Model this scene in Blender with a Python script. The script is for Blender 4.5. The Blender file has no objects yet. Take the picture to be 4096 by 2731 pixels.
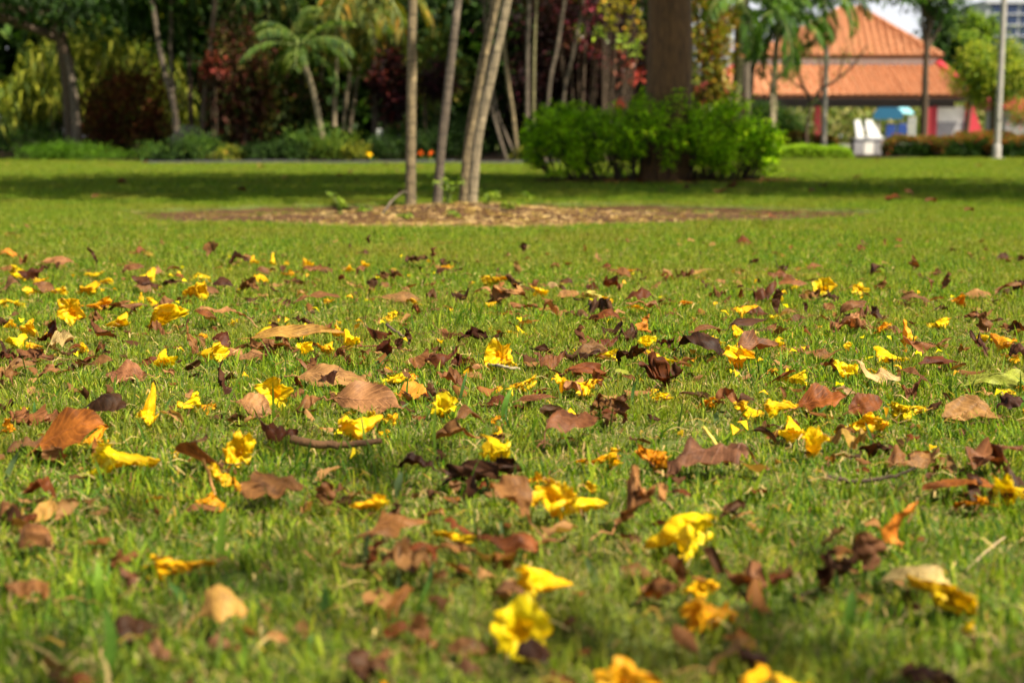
import bpy, math, random
import numpy as np
from mathutils import Vector, Matrix

# ------------------------------------------------------------------ camera, sky, sun, exposure
SC = bpy.context.scene
COL = SC.collection
PITCH = math.atan((1365.5 - 548.6) / 5689.0)
CAM_H = 0.5
cam_data = bpy.data.cameras.new("camera")
cam_data.lens = 50.0
cam_data.sensor_width = 36.0
cam_data.clip_start = 0.02
cam_data.clip_end = 2000.0
cam_data.dof.use_dof = True
cam_data.dof.focus_distance = 2.95
cam_data.dof.aperture_fstop = 3.9
cam_data.dof.aperture_blades = 9
cam = bpy.data.objects.new("camera", cam_data)
COL.objects.link(cam)
cam.location = (0, 0, CAM_H)
cam.rotation_euler = (math.pi / 2 - PITCH, 0, 0)
SC.camera = cam

SUN_EL = math.radians(56)
SUN_AZ = math.radians(-36)          # from +x (right), turned a little towards the camera side
SUN_DIR = Vector((math.cos(SUN_EL) * math.cos(SUN_AZ), math.cos(SUN_EL) * math.sin(SUN_AZ), math.sin(SUN_EL)))
world = bpy.data.worlds.new("World")
SC.world = world
world.use_nodes = True
wn = world.node_tree
wn.nodes.clear()
w_out = wn.nodes.new("ShaderNodeOutputWorld")
w_bg = wn.nodes.new("ShaderNodeBackground")
w_sky = wn.nodes.new("ShaderNodeTexSky")
w_sky.sky_type = 'NISHITA'
w_sky.sun_disc = False
w_sky.sun_elevation = SUN_EL
w_sky.sun_rotation = math.atan2(SUN_DIR.x, SUN_DIR.y)
w_sky.dust_density = 2.5
w_tc = wn.nodes.new("ShaderNodeTexCoord")
w_n = wn.nodes.new("ShaderNodeTexNoise")
w_n.inputs["Scale"].default_value = 2.2
w_n.inputs["Detail"].default_value = 7
w_r = wn.nodes.new("ShaderNodeValToRGB")
w_r.color_ramp.elements[0].position = 0.46
w_r.color_ramp.elements[1].position = 0.62
w_m = wn.nodes.new("ShaderNodeMix")
w_m.data_type = 'RGBA'
w_m.inputs["B"].default_value = (8.6, 8.8, 9.2, 1)
wn.links.new(w_tc.outputs["Generated"], w_n.inputs["Vector"])
w_sep = wn.nodes.new("ShaderNodeSeparateXYZ")          # cloud cover thickens towards the horizon
wn.links.new(w_tc.outputs["Generated"], w_sep.inputs[0])
w_h = wn.nodes.new("ShaderNodeMapRange")
w_h.inputs["From Min"].default_value = 0.0; w_h.inputs["From Max"].default_value = 0.35
w_h.inputs["To Min"].default_value = 0.34; w_h.inputs["To Max"].default_value = -0.16
wn.links.new(w_sep.outputs[2], w_h.inputs["Value"])
w_add = wn.nodes.new("ShaderNodeMath"); w_add.operation = 'ADD'
wn.links.new(w_n.outputs["Fac"], w_add.inputs[0]); wn.links.new(w_h.outputs[0], w_add.inputs[1])
wn.links.new(w_add.outputs[0], w_r.inputs["Fac"])
wn.links.new(w_r.outputs["Color"], w_m.inputs["Factor"])
wn.links.new(w_sky.outputs["Color"], w_m.inputs["A"])
wn.links.new(w_m.outputs["Result"], w_bg.inputs["Color"])
w_bg.inputs["Strength"].default_value = 0.05
wn.links.new(w_bg.outputs["Background"], w_out.inputs["Surface"])

sun_data = bpy.data.lights.new("sun", 'SUN')
sun_data.energy = 5.0
sun_data.angle = math.radians(0.53)
sun_data.color = (1.0, 0.90, 0.72)
sun = bpy.data.objects.new("sun", sun_data)
COL.objects.link(sun)
sun.location = (20, -10, 30)
sun.rotation_euler = SUN_DIR.to_track_quat('Z', 'Y').to_euler()

SC.view_settings.view_transform = 'Standard'
SC.view_settings.look = 'None'
SC.view_settings.gamma = 1.0
SC.view_settings.use_curve_mapping = False
SC.view_settings.exposure = 1.2
SC.cycles.use_denoising = True
SC.cycles.max_bounces = 8
SC.cycles.diffuse_bounces = 3
SC.cycles.transmission_bounces = 4
SC.cycles.transparent_max_bounces = 4
SC.cycles.caustics_reflective = False
SC.cycles.caustics_refractive = False
SC.cycles.use_adaptive_sampling = True
SC.cycles.adaptive_threshold = 0.02

RNG = np.random.default_rng(7)
random.seed(7)

# ------------------------------------------------------------------ pixel -> place (surveying only)
FS = 5689.0
def ray(sx, sy):
    a = (sx - 2048) / FS; b = -(sy - 1365.5) / FS
    return np.array([a, math.cos(PITCH) + b * math.sin(PITCH), -math.sin(PITCH) + b * math.cos(PITCH)])
def ground(sx, sy, z=0.0):
    d = ray(sx, sy)
    t = (z - CAM_H) / d[2]
    return np.array([d[0] * t, d[1] * t, z])
OV = 4096 / 2352.0
def Q(x, y, Y):                      # overview pixel at a given distance Y
    d = ray(x * OV, y * OV)
    t = Y / d[1]
    return np.array([d[0] * t, Y, CAM_H + d[2] * t])
def QX(x, Y): return Q(x, 315, Y)[0]

# ------------------------------------------------------------------ helpers
def tag(o, label=None, cat=None, group=None, kind=None):
    if label: o['label'] = label
    if cat: o['category'] = cat
    if group: o['group'] = group
    if kind: o['kind'] = kind
    return o
def mesh(name, V, F, mats=None, smooth=True, face_col=None, uv=None):
    """V (n,3); F list of index tuples or an (m,k) array."""
    me = bpy.data.meshes.new(name)
    V = np.asarray(V, dtype=np.float32)
    if isinstance(F, np.ndarray):
        m, k = F.shape
        me.vertices.add(len(V)); me.vertices.foreach_set("co", V.ravel())
        me.loops.add(m * k); me.loops.foreach_set("vertex_index", F.astype(np.int32).ravel())
        me.polygons.add(m)
        me.polygons.foreach_set("loop_start", np.arange(0, m * k, k, dtype=np.int32))
        me.update(calc_edges=True)
    else:
        me.from_pydata([tuple(map(float, v)) for v in V], [], F)
        me.update()
    if smooth: me.polygons.foreach_set("use_smooth", np.ones(len(me.polygons), dtype=bool))
    if face_col is not None:
        at = me.attributes.new("col", 'FLOAT_COLOR', 'FACE')
        fc = np.ones((len(me.polygons), 4), dtype=np.float32); fc[:, :3] = face_col
        at.data.foreach_set("color", fc.ravel())
    if uv is not None:
        ul = me.uv_layers.new(name="UVMap")
        li = np.empty(len(me.loops), dtype=np.int32); me.loops.foreach_get("vertex_index", li)
        ul.data.foreach_set("uv", np.asarray(uv, dtype=np.float32)[li].ravel())
    for m_ in (mats if isinstance(mats, (list, tuple)) else [mats]):
        if m_: me.materials.append(m_)
    return me
def link(name, me, parent=None, loc=None, color=None):
    o = bpy.data.objects.new(name, me)
    COL.objects.link(o)
    if parent is not None: o.parent = parent
    if loc is not None: o.location = loc
    if color is not None: o.color = (*color, 1)
    return o
def thing(name, label, cat, loc=(0, 0, 0), group=None):
    o = bpy.data.objects.new(name, None)
    COL.objects.link(o)
    o.location = loc
    o.empty_display_size = 0.1
    return tag(o, label, cat, group)

class MB:
    def __init__(s): s.v = []; s.f = []
    def add(s, V, F):
        n = len(s.v); s.v += [tuple(map(float, v)) for v in V]; s.f += [tuple(i + n for i in f) for f in F]
    def box(s, a, b):
        x0, y0, z0 = a; x1, y1, z1 = b
        s.add([(x0,y0,z0),(x1,y0,z0),(x1,y1,z0),(x0,y1,z0),(x0,y0,z1),(x1,y0,z1),(x1,y1,z1),(x0,y1,z1)],
              [(0,3,2,1),(4,5,6,7),(0,1,5,4),(1,2,6,5),(2,3,7,6),(3,0,4,7)])
    def prism(s, poly, y0, y1):       # poly in x,z
        n = len(poly)
        s.add([(x, y0, z) for x, z in poly] + [(x, y1, z) for x, z in poly],
              [tuple(range(n)), tuple(range(2 * n - 1, n - 1, -1))] + [(i, n + i, n + (i + 1) % n, (i + 1) % n) for i in range(n)])
    def build(s, name, m, parent=None, smooth=False, loc=None):
        return link(name, mesh(name, s.v, s.f, m, smooth), parent, loc)
def bevel(o, w=0.02):
    b = o.modifiers.new("bevel", 'BEVEL'); b.width = w; b.segments = 2; b.limit_method = 'ANGLE'
    return o

def tube(P, R, n=10, wob=0.0, ring=None, seed=0):
    """tapered tube through points P with radii R, returned as V, F."""
    P = np.asarray(P, float); R = np.asarray(R, float); k = len(P)
    T = np.gradient(P, axis=0); T /= np.linalg.norm(T, axis=1)[:, None] + 1e-9
    ref = np.array([1., 0, 0]) if abs(T[0][0]) < 0.9 else np.array([0, 1., 0])
    V = []
    r_ = np.random.default_rng(seed)
    ph = r_.uniform(0, 6.28, 6)
    th = np.linspace(0, 2 * math.pi, n, endpoint=False)
    for i in range(k):
        u = ref - T[i] * ref.dot(T[i]); u /= np.linalg.norm(u); w = np.cross(T[i], u)
        rr = R[i] * (1 + wob * (np.sin(2 * th + ph[0] + i * .11) + .7 * np.sin(3 * th + ph[1] - i * .17) + .4 * np.sin(7 * th + ph[2])))
        V.append(P[i] + rr[:, None] * (np.cos(th)[:, None] * u + np.sin(th)[:, None] * w))
        ref = u
    V = np.concatenate(V)
    F = []
    for i in range(k - 1):
        a = i * n + np.arange(n); b = i * n + (np.arange(n) + 1) % n
        F.append(np.stack([a, b, b + n, a + n], 1))
    return V, np.concatenate(F)
def curve_pts(pts, n):
    """smooth interpolation through control points."""
    pts = np.asarray(pts, float); m = len(pts)
    t = np.linspace(0, m - 1, n); out = []
    for x in t:
        i = min(int(x), m - 2); f = x - i
        p0 = pts[max(i - 1, 0)]; p1 = pts[i]; p2 = pts[i + 1]; p3 = pts[min(i + 2, m - 1)]
        out.append(0.5 * ((2 * p1) + (-p0 + p2) * f + (2 * p0 - 5 * p1 + 4 * p2 - p3) * f * f + (-p0 + 3 * p1 - 3 * p2 + p3) * f ** 3))
    return np.array(out)

# ------------------------------------------------------------------ materials
def newmat(name):
    m = bpy.data.materials.new(name); m.use_nodes = True
    nt = m.node_tree
    b = nt.nodes["Principled BSDF"]
    return m, nt, b
def nd(nt, typ, **kw):
    n = nt.nodes.new(typ)
    for k, v in kw.items():
        if k in n.inputs: n.inputs[k].default_value = v
        else: setattr(n, k, v)
    return n
def mixc(nt, fac, a, b, mode='MIX'):
    m = nt.nodes.new("ShaderNodeMix"); m.data_type = 'RGBA'; m.blend_type = mode
    for s, v in (("Factor", fac), ("A", a), ("B", b)):
        if hasattr(v, "is_linked") or hasattr(v, "links"): nt.links.new(v, m.inputs[s])
        else: m.inputs[s].default_value = v if s == "Factor" else (*v, 1)
    return m.outputs["Result"]
def mth(nt, op, a, b=None):
    m = nt.nodes.new("ShaderNodeMath"); m.operation = op
    for i, v in enumerate((a, b)):
        if v is None: continue
        if hasattr(v, "links"): nt.links.new(v, m.inputs[i])
        else: m.inputs[i].default_value = v
    return m.outputs[0]
def ramp(nt, src, stops):
    r = nt.nodes.new("ShaderNodeValToRGB")
    e = r.color_ramp.elements
    while len(e) < len(stops): e.new(0.5)
    for i, (p, c) in enumerate(stops):
        e[i].position = p; e[i].color = (*c, 1) if len(c) == 3 else c
    nt.links.new(src, r.inputs[0])
    return r.outputs[0]
def translucent(nt, b, col, fac, out_rough=None):
    tr = nt.nodes.new("ShaderNodeBsdfTranslucent")
    mx = nt.nodes.new("ShaderNodeMixShader"); mx.inputs[0].default_value = fac
    out = nt.nodes["Material Output"]
    nt.links.new(col, tr.inputs["Color"])
    nt.links.new(b.outputs[0], mx.inputs[1]); nt.links.new(tr.outputs[0], mx.inputs[2])
    nt.links.new(mx.outputs[0], out.inputs["Surface"])
def noise(nt, scale, detail=3, rough=0.55, coord="Object", vec=None):
    n = nd(nt, "ShaderNodeTexNoise", Scale=scale, Detail=detail, Roughness=rough)
    if vec is None:
        if coord == "World": vec = nt.nodes.new("ShaderNodeNewGeometry").outputs["Position"]
        else: vec = nt.nodes.new("ShaderNodeTexCoord").outputs[coord]
    nt.links.new(vec, n.inputs["Vector"])
    return n.outputs["Fac"]
def bump(nt, b, h, strength=0.5, dist=0.01):
    bp = nd(nt, "ShaderNodeBump", Strength=strength, Distance=dist)
    nt.links.new(h, bp.inputs["Height"]); nt.links.new(bp.outputs[0], b.inputs["Normal"])

def foliage_mat(name, trans=0.35, rough=0.45, spec=0.35, world_scale=3.0, var=0.5):
    m, nt, b = newmat(name)
    at = nd(nt, "ShaderNodeAttribute", attribute_name="col")
    n = noise(nt, world_scale, 3, coord="World")
    dark = mixc(nt, 1.0, at.outputs["Color"], (0.62, 0.66, 0.6), 'MULTIPLY')
    lite = mixc(nt, 1.0, at.outputs["Color"], (1.35, 1.3, 1.1), 'MULTIPLY')
    c = mixc(nt, mth(nt, 'MULTIPLY_ADD', n, 1.0), dark, lite)
    nt.links.new(c, b.inputs["Base Color"])
    b.inputs["Roughness"].default_value = rough
    b.inputs["Specular IOR Level"].default_value = spec
    tc = mixc(nt, 1.0, c, (1.3, 1.5, 0.55), 'MULTIPLY')
    translucent(nt, b, tc, trans)
    return m
M_FOL = foliage_mat("foliage", 0.36, 0.6, 0.15)
M_FOLD = foliage_mat("foliage_glossy", 0.22, 0.32, 0.45)

def simple(name, col, rough=0.7, nscale=6, var=0.25, bmp=0.0, coord="Object", metallic=0.0):
    m, nt, b = newmat(name)
    n = noise(nt, nscale, 5, coord=coord)
    lo = tuple(c * (1 - var) for c in col); hi = tuple(min(1, c * (1 + var)) for c in col)
    c = ramp(nt, n, [(0.3, lo), (0.7, hi)])
    nt.links.new(c, b.inputs["Base Color"])
    b.inputs["Roughness"].default_value = rough
    b.inputs["Metallic"].default_value = metallic
    if bmp: bump(nt, b, n, bmp, 0.02)
    return m

def bark_mat(name, c0, c1, rings=0.0, vscale=8):
    m, nt, b = newmat(name)
    tc = nt.nodes.new("ShaderNodeTexCoord")
    mp = nd(nt, "ShaderNodeMapping"); mp.inputs["Scale"].default_value = (vscale, vscale, vscale * 0.22)
    nt.links.new(tc.outputs["Object"], mp.inputs[0])
    n = noise(nt, 3.0, 8, 0.65, vec=mp.outputs[0])
    n2 = noise(nt, 2.5, 3)
    c = ramp(nt, n, [(0.3, c0), (0.68, c1)])
    c = mixc(nt, mth(nt, 'MULTIPLY', n2, 0.5), c, tuple(x * 0.55 for x in c1))
    if rings:       # leaf scars ringing a palm stem, unevenly spaced, with pale lichen blotches
        w = nd(nt, "ShaderNodeTexWave", Scale=2.9, Distortion=1.6, Detail=3.0); w.bands_direction = 'Z'; w.inputs["Detail Scale"].default_value = 1.2
        nt.links.new(tc.outputs["Object"], w.inputs["Vector"])
        c = mixc(nt, ramp(nt, w.outputs["Fac"], [(0.0, (.5, .5, .5)), (0.13, (0, 0, 0))]), c, tuple(x * .6 for x in c0))
        n3 = noise(nt, 9.0, 4, 0.6)
        c = mixc(nt, ramp(nt, n3, [(0.56, (0, 0, 0)), (0.68, (.5, .5, .5))]), c, tuple(min(.6, x * 1.7) for x in c1))
    nt.links.new(c, b.inputs["Base Color"]); b.inputs["Roughness"].default_value = 0.85
    bump(nt, b, n, 0.8, 0.02)
    return m
M_BARK = bark_mat("tree_bark", (0.03, 0.019, 0.012), (0.12, 0.075, 0.042), vscale=10)
M_BROAD = bark_mat("broad_tree_bark", (0.04, 0.021, 0.010), (0.26, 0.125, 0.042), vscale=10)
M_BARKG = bark_mat("grey_bark", (0.05, 0.038, 0.026), (0.17, 0.13, 0.09), 1)
M_PALM = bark_mat("palm_bark", (0.06, 0.045, 0.024), (0.30, 0.225, 0.115), 1, vscale=14)
M_PALMG = bark_mat("green_palm_bark", (0.08, 0.075, 0.03), (0.30, 0.26, 0.12), 1, vscale=14)
M_PALEBARK = bark_mat("pale_palm_bark", (0.11, 0.09, 0.055), (0.36, 0.285, 0.17), 1, vscale=14)

# lawn soil under the grass, bare earth
def lawn_mat():
    m, nt, b = newmat("lawn_soil")
    n = noise(nt, 5.0, 5, coord="World"); n2 = noise(nt, 70.0, 6, coord="World")
    c = ramp(nt, n2, [(0.3, (0.035, 0.045, 0.012)), (0.55, (0.075, 0.10, 0.022)), (0.75, (0.16, 0.14, 0.06))])
    c2 = ramp(nt, n, [(0.35, (0.08, 0.13, 0.02)), (0.65, (0.14, 0.15, 0.04))])
    nt.links.new(mixc(nt, 0.45, c, c2), b.inputs["Base Color"]); b.inputs["Roughness"].default_value = 0.95
    b.inputs["Specular IOR Level"].default_value = 0.1
    bump(nt, b, n2, 0.8, 0.01)
    return m
M_LAWN = lawn_mat()
def earth_mat(name, c0, c1, c2):
    m, nt, b = newmat(name)
    n = noise(nt, 26.0, 8, 0.7, coord="World"); n2 = noise(nt, 2.0, 3, coord="World")
    c = ramp(nt, n, [(0.3, c0), (0.52, c1), (0.72, c2)])
    nt.links.new(mixc(nt, mth(nt, 'MULTIPLY', n2, 0.35), c, c0), b.inputs["Base Color"]); b.inputs["Roughness"].default_value = 0.95
    b.inputs["Specular IOR Level"].default_value = 0.1
    bump(nt, b, n, 1.0, 0.03)
    return m
M_EARTH = earth_mat("bare_earth", (0.035, 0.019, 0.010), (0.11, 0.058, 0.028), (0.24, 0.14, 0.07))
M_MULCH = earth_mat("bed_mulch", (0.012, 0.008, 0.006), (0.035, 0.022, 0.014), (0.08, 0.055, 0.035))

def grass_mat():
    m, nt, b = newmat("grass_blades")
    at = nd(nt, "ShaderNodeAttribute", attribute_name="col")
    n = noise(nt, 1.1, 4, coord="World"); n2 = noise(nt, 7.0, 3, coord="World")
    c = mixc(nt, ramp(nt, n, [(0.44, (0, 0, 0)), (0.68, (0.6, 0.6, 0.6))]), at.outputs["Color"], (0.26, 0.215, 0.04))
    c = mixc(nt, ramp(nt, n2, [(0.45, (0, 0, 0)), (0.75, (0.55, 0.55, 0.55))]), c, mixc(nt, 1.0, at.outputs["Color"], (1.5, 1.05, 0.9), 'MULTIPLY'))
    nt.links.new(c, b.inputs["Base Color"])
    b.inputs["Roughness"].default_value = 0.6
    b.inputs["Specular IOR Level"].default_value = 0.12
    translucent(nt, b, mixc(nt, 1.0, c, (1.25, 1.45, 0.4), 'MULTIPLY'), 0.42)
    return m
M_GRASS = grass_mat()

def dry_leaf_mat():
    """object colour = the leaf's own brown; u along the blade, v across."""
    m, nt, b = newmat("dry_leaf")
    oi = nt.nodes.new("ShaderNodeObjectInfo")
    uv = nt.nodes.new("ShaderNodeTexCoord")
    sp = nt.nodes.new("ShaderNodeSeparateXYZ"); nt.links.new(uv.outputs["UV"], sp.inputs[0])
    av = mth(nt, 'ABSOLUTE', mth(nt, 'SUBTRACT', sp.outputs[1], 0.5))
    ph = mth(nt, 'FRACT', mth(nt, 'MULTIPLY', mth(nt, 'SUBTRACT', sp.outputs[0], mth(nt, 'MULTIPLY', av, 0.55)), 9.0))
    vein = mth(nt, 'LESS_THAN', mth(nt, 'ABSOLUTE', mth(nt, 'SUBTRACT', ph, 0.5)), 0.075)
    rnd = nt.nodes.new("ShaderNodeVectorMath"); rnd.operation = 'ADD'
    nt.links.new(uv.outputs["Object"], rnd.inputs[0])
    cx = nt.nodes.new("ShaderNodeCombineXYZ")
    nt.links.new(mth(nt, 'MULTIPLY', oi.outputs["Random"], 30.0), cx.inputs[0]); nt.links.new(cx.outputs[0], rnd.inputs[1])
    n = noise(nt, 26.0, 6, 0.65, vec=rnd.outputs[0]); n2 = noise(nt, 160.0, 4, 0.6, vec=rnd.outputs[0])
    base = oi.outputs["Color"]
    c = mixc(nt, ramp(nt, n, [(0.38, (0, 0, 0)), (0.66, (1, 1, 1))]), mixc(nt, 1.0, base, (0.42, 0.36, 0.32), 'MULTIPLY'), mixc(nt, 1.0, base, (1.25, 1.2, 1.1), 'MULTIPLY'))
    c = mixc(nt, ramp(nt, n2, [(0.55, (0, 0, 0)), (0.8, (0.5, 0.5, 0.5))]), c, (0.03, 0.015, 0.01))
    c = mixc(nt, mth(nt, 'MULTIPLY', vein, 0.45), c, mixc(nt, 1.0, base, (1.7, 1.6, 1.5), 'MULTIPLY'))
    gm = nt.nodes.new("ShaderNodeNewGeometry")
    c = mixc(nt, mth(nt, 'MULTIPLY', gm.outputs["Backfacing"], 0.5), c, mixc(nt, 1.0, c, (1.2, 1.2, 1.15), 'MULTIPLY'))
    nt.links.new(c, b.inputs["Base Color"])
    b.inputs["Roughness"].default_value = 0.55
    b.inputs["Specular IOR Level"].default_value = 0.16
    bump(nt, b, mth(nt, 'ADD', mth(nt, 'MULTIPLY', vein, 0.8), n), 0.8, 0.002)
    translucent(nt, b, mixc(nt, 1.0, c, (1.7, 0.95, 0.35), 'MULTIPLY'), 0.2)
    return m
M_DRY = dry_leaf_mat()

def petal_mat():
    m, nt, b = newmat("yellow_petal")
    oi = nt.nodes.new("ShaderNodeObjectInfo")
    uv = nt.nodes.new("ShaderNodeTexCoord")
    sp = nt.nodes.new("ShaderNodeSeparateXYZ"); nt.links.new(uv.outputs["UV"], sp.inputs[0])
    n = noise(nt, 55.0, 5, 0.6); 
    st = mth(nt, 'SINE', mth(nt, 'MULTIPLY', sp.outputs[1], 170.0))
    base = oi.outputs["Color"]
    deep = mixc(nt, 1.0, base, (1.0, 0.88, 0.5), 'MULTIPLY')
    c = mixc(nt, ramp(nt, n, [(0.35, (0, 0, 0)), (0.62, (1, 1, 1))]), deep, base)
    c = mixc(nt, ramp(nt, sp.outputs[0], [(0.0, (0.6, 0.6, 0.6)), (0.5, (0, 0, 0))]), c, deep)
    c = mixc(nt, ramp(nt, n, [(0.62, (0, 0, 0)), (0.74, (0.6, 0.6, 0.6))]), c, (0.33, 0.13, 0.01))
    edge = mth(nt, 'MULTIPLY', ramp(nt, sp.outputs[0], [(0.9, (0, 0, 0)), (1.0, (1, 1, 1))]), ramp(nt, n, [(0.45, (0, 0, 0)), (0.6, (0.85, 0.85, 0.85))]))
    c = mixc(nt, edge, c, (0.22, 0.08, 0.012))
    nt.links.new(c, b.inputs["Base Color"])
    b.inputs["Roughness"].default_value = 0.48
    b.inputs["Specular IOR Level"].default_value = 0.25
    bump(nt, b, mth(nt, 'ADD', mth(nt, 'MULTIPLY', st, 0.25), mth(nt, 'MULTIPLY', n, 1.6)), 0.6, 0.0015)
    translucent(nt, b, mixc(nt, 1.0, c, (1.1, 0.95, 0.6), 'MULTIPLY'), 0.35)
    return m
M_PETAL = petal_mat()
def objcol_mat(name, rough=0.6, trans=0.0):
    m, nt, b = newmat(name)
    oi = nt.nodes.new("ShaderNodeObjectInfo"); n = noise(nt, 90.0, 4)
    c = mixc(nt, n, mixc(nt, 1.0, oi.outputs["Color"], (0.6, 0.6, 0.6), 'MULTIPLY'), mixc(nt, 1.0, oi.outputs["Color"], (1.35, 1.35, 1.35), 'MULTIPLY'))
    nt.links.new(c, b.inputs["Base Color"]); b.inputs["Roughness"].default_value = rough
    bump(nt, b, n, 0.5, 0.001)
    if trans: translucent(nt, b, c, trans)
    return m
M_STALK = objcol_mat("leaf_stalk")
M_BLADE = objcol_mat("broad_blade", 0.4, 0.4)

# ------------------------------------------------------------------ ground
PATCH_C = (ground(1108 * OV, 490 * OV)[0] , 9.45)
PATCH_R = (2.5, 1.32)
def patch_d(x, y):                   # <1 inside the bare patch
    a = np.arctan2((y - PATCH_C[1]) / PATCH_R[1], (x - PATCH_C[0]) / PATCH_R[0])
    w = 1 + 0.07 * np.sin(3 * a + 1) + 0.05 * np.sin(7 * a) + 0.03 * np.sin(17 * a + 2)
    return np.hypot((x - PATCH_C[0]) / PATCH_R[0], (y - PATCH_C[1]) / PATCH_R[1]) / w
MOUND = (QX(1060, 10.0), 10.05)
def gz(x, y):                        # height of the ground
    x = np.asarray(x, float); y = np.asarray(y, float)
    z = 0.012 * np.sin(x * 0.9 + 1) * np.sin(y * 0.7) * np.exp(-((y - 7) / 9) ** 2)
    z = z + 0.085 * np.exp(-(((x - MOUND[0]) / 0.75) ** 2 + ((y - MOUND[1]) / 0.45) ** 2))
    d = patch_d(x, y)
    z = z - 0.06 * np.clip((1.05 - d) / 0.06, 0, 1)
    return z
xs = np.concatenate([np.linspace(-160, -9, 18), np.linspace(-8.4, 8.4, 169), np.linspace(9, 160, 18)])
ys = np.concatenate([np.linspace(-30, -0.5, 6), np.linspace(0, 13, 131), np.linspace(13.5, 40, 40), np.linspace(45, 400, 20)])
gx, gy = np.meshgrid(xs, ys)
V = np.stack([gx.ravel(), gy.ravel(), gz(gx.ravel(), gy.ravel())], 1)
nx, ny = len(xs), len(ys)
ii = (np.arange(ny - 1)[:, None] * nx + np.arange(nx - 1)[None, :]).ravel()
tag(link("lawn", mesh("lawn", V, np.stack([ii, ii + 1, ii + 1 + nx, ii + nx], 1), M_LAWN)), kind='structure')

# bare earth patch round the palm clump (a fan 4 mm above the lawn sheet)
na, nr = 120, 22
th = np.linspace(0, 2 * math.pi, na, endpoint=False)
V = []; 
for r in np.linspace(0.02, 1.02, nr):
    w = r * (1 + 0.07 * np.sin(3 * th + 1) + 0.05 * np.sin(7 * th) + 0.03 * np.sin(17 * th + 2))
    V.append(np.stack([PATCH_C[0] + PATCH_R[0] * w * np.cos(th), PATCH_C[1] + PATCH_R[1] * w * np.sin(th), np.zeros(na)], 1))
V = np.concatenate(V); V[:, 2] = gz(V[:, 0], V[:, 1]) + 0.005 + RNG.uniform(0, 0.012, len(V))
F = []
for i in range(nr - 1):
    a = i * na + np.arange(na); b = i * na + (np.arange(na) + 1) % na
    F.append(np.stack([a, b, b + na, a + na], 1))
tag(link("bare_earth_patch", mesh("bare_earth_patch", V, np.concatenate(F), M_EARTH)), kind='structure')

# straw and bark litter on the bare patch
def strips(n, px, py, pz, L, W, cols, up=0.25, seed=1):
    r = np.random.default_rng(seed)
    az = r.uniform(0, 2 * math.pi, n); el = r.uniform(-0.05, up, n)
    d = np.stack([np.cos(az) * np.cos(el), np.sin(az) * np.cos(el), np.sin(el)], 1)
    s = np.stack([-np.sin(az), np.cos(az), r.uniform(-.5, .5, n)], 1)
    P = np.stack([px, py, pz], 1); L = L[:, None]; W = W[:, None]
    V = np.stack([P - d * L / 2 - s * W / 2, P - d * L / 2 + s * W / 2, P + [0, 0, 0.006] + s * W / 2, P + [0, 0, 0.006] - s * W / 2,
                  P + d * L / 2 + s * W * .2, P + d * L / 2 - s * W * .2], 1).reshape(-1, 3)
    k = np.arange(n)[:, None] * 6
    F = np.concatenate([k + [0, 1, 2, 3], k + [3, 2, 4, 5]])
    pal = np.array(cols); c = pal[r.integers(0, len(pal), n)] * r.uniform(.7, 1.3, n)[:, None]
    return V, F, np.concatenate([c, c])
n = 9000
a = RNG.uniform(0, 2 * math.pi, n); r = np.sqrt(RNG.uniform(0, 1, n))
# thicker on the near side and round the mound
px = PATCH_C[0] + PATCH_R[0] * r * np.cos(a) * 0.98; py = PATCH_C[1] + PATCH_R[1] * r * np.sin(a) * 0.98
keep = RNG.uniform(0, 1, n) < np.clip(0.06 + 0.9 * np.exp(-((px - MOUND[0] - .1) / 0.9) ** 2) * (py < 10.3) + 0.35 * (py < PATCH_C[1] - 0.35) * (np.abs(px - MOUND[0] + .2) < 1.3), 0, 1)
px = px[keep]; py = py[keep]; n = len(px)
V, F, C = strips(n, px, py, gz(px, py) + 0.012, RNG.uniform(0.03, 0.13, n), RNG.uniform(0.003, 0.011, n),
                 [(0.50, 0.36, 0.18), (0.30, 0.18, 0.08), (0.15, 0.08, 0.035), (0.58, 0.44, 0.24), (0.10, 0.055, 0.025)], seed=3)
tag(link("straw_litter", mesh("straw_litter", V, F, M_FOL, False, C)), "dry straw and bark litter strewn over the bare earth under the palms", "straw litter", kind='stuff')

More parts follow.
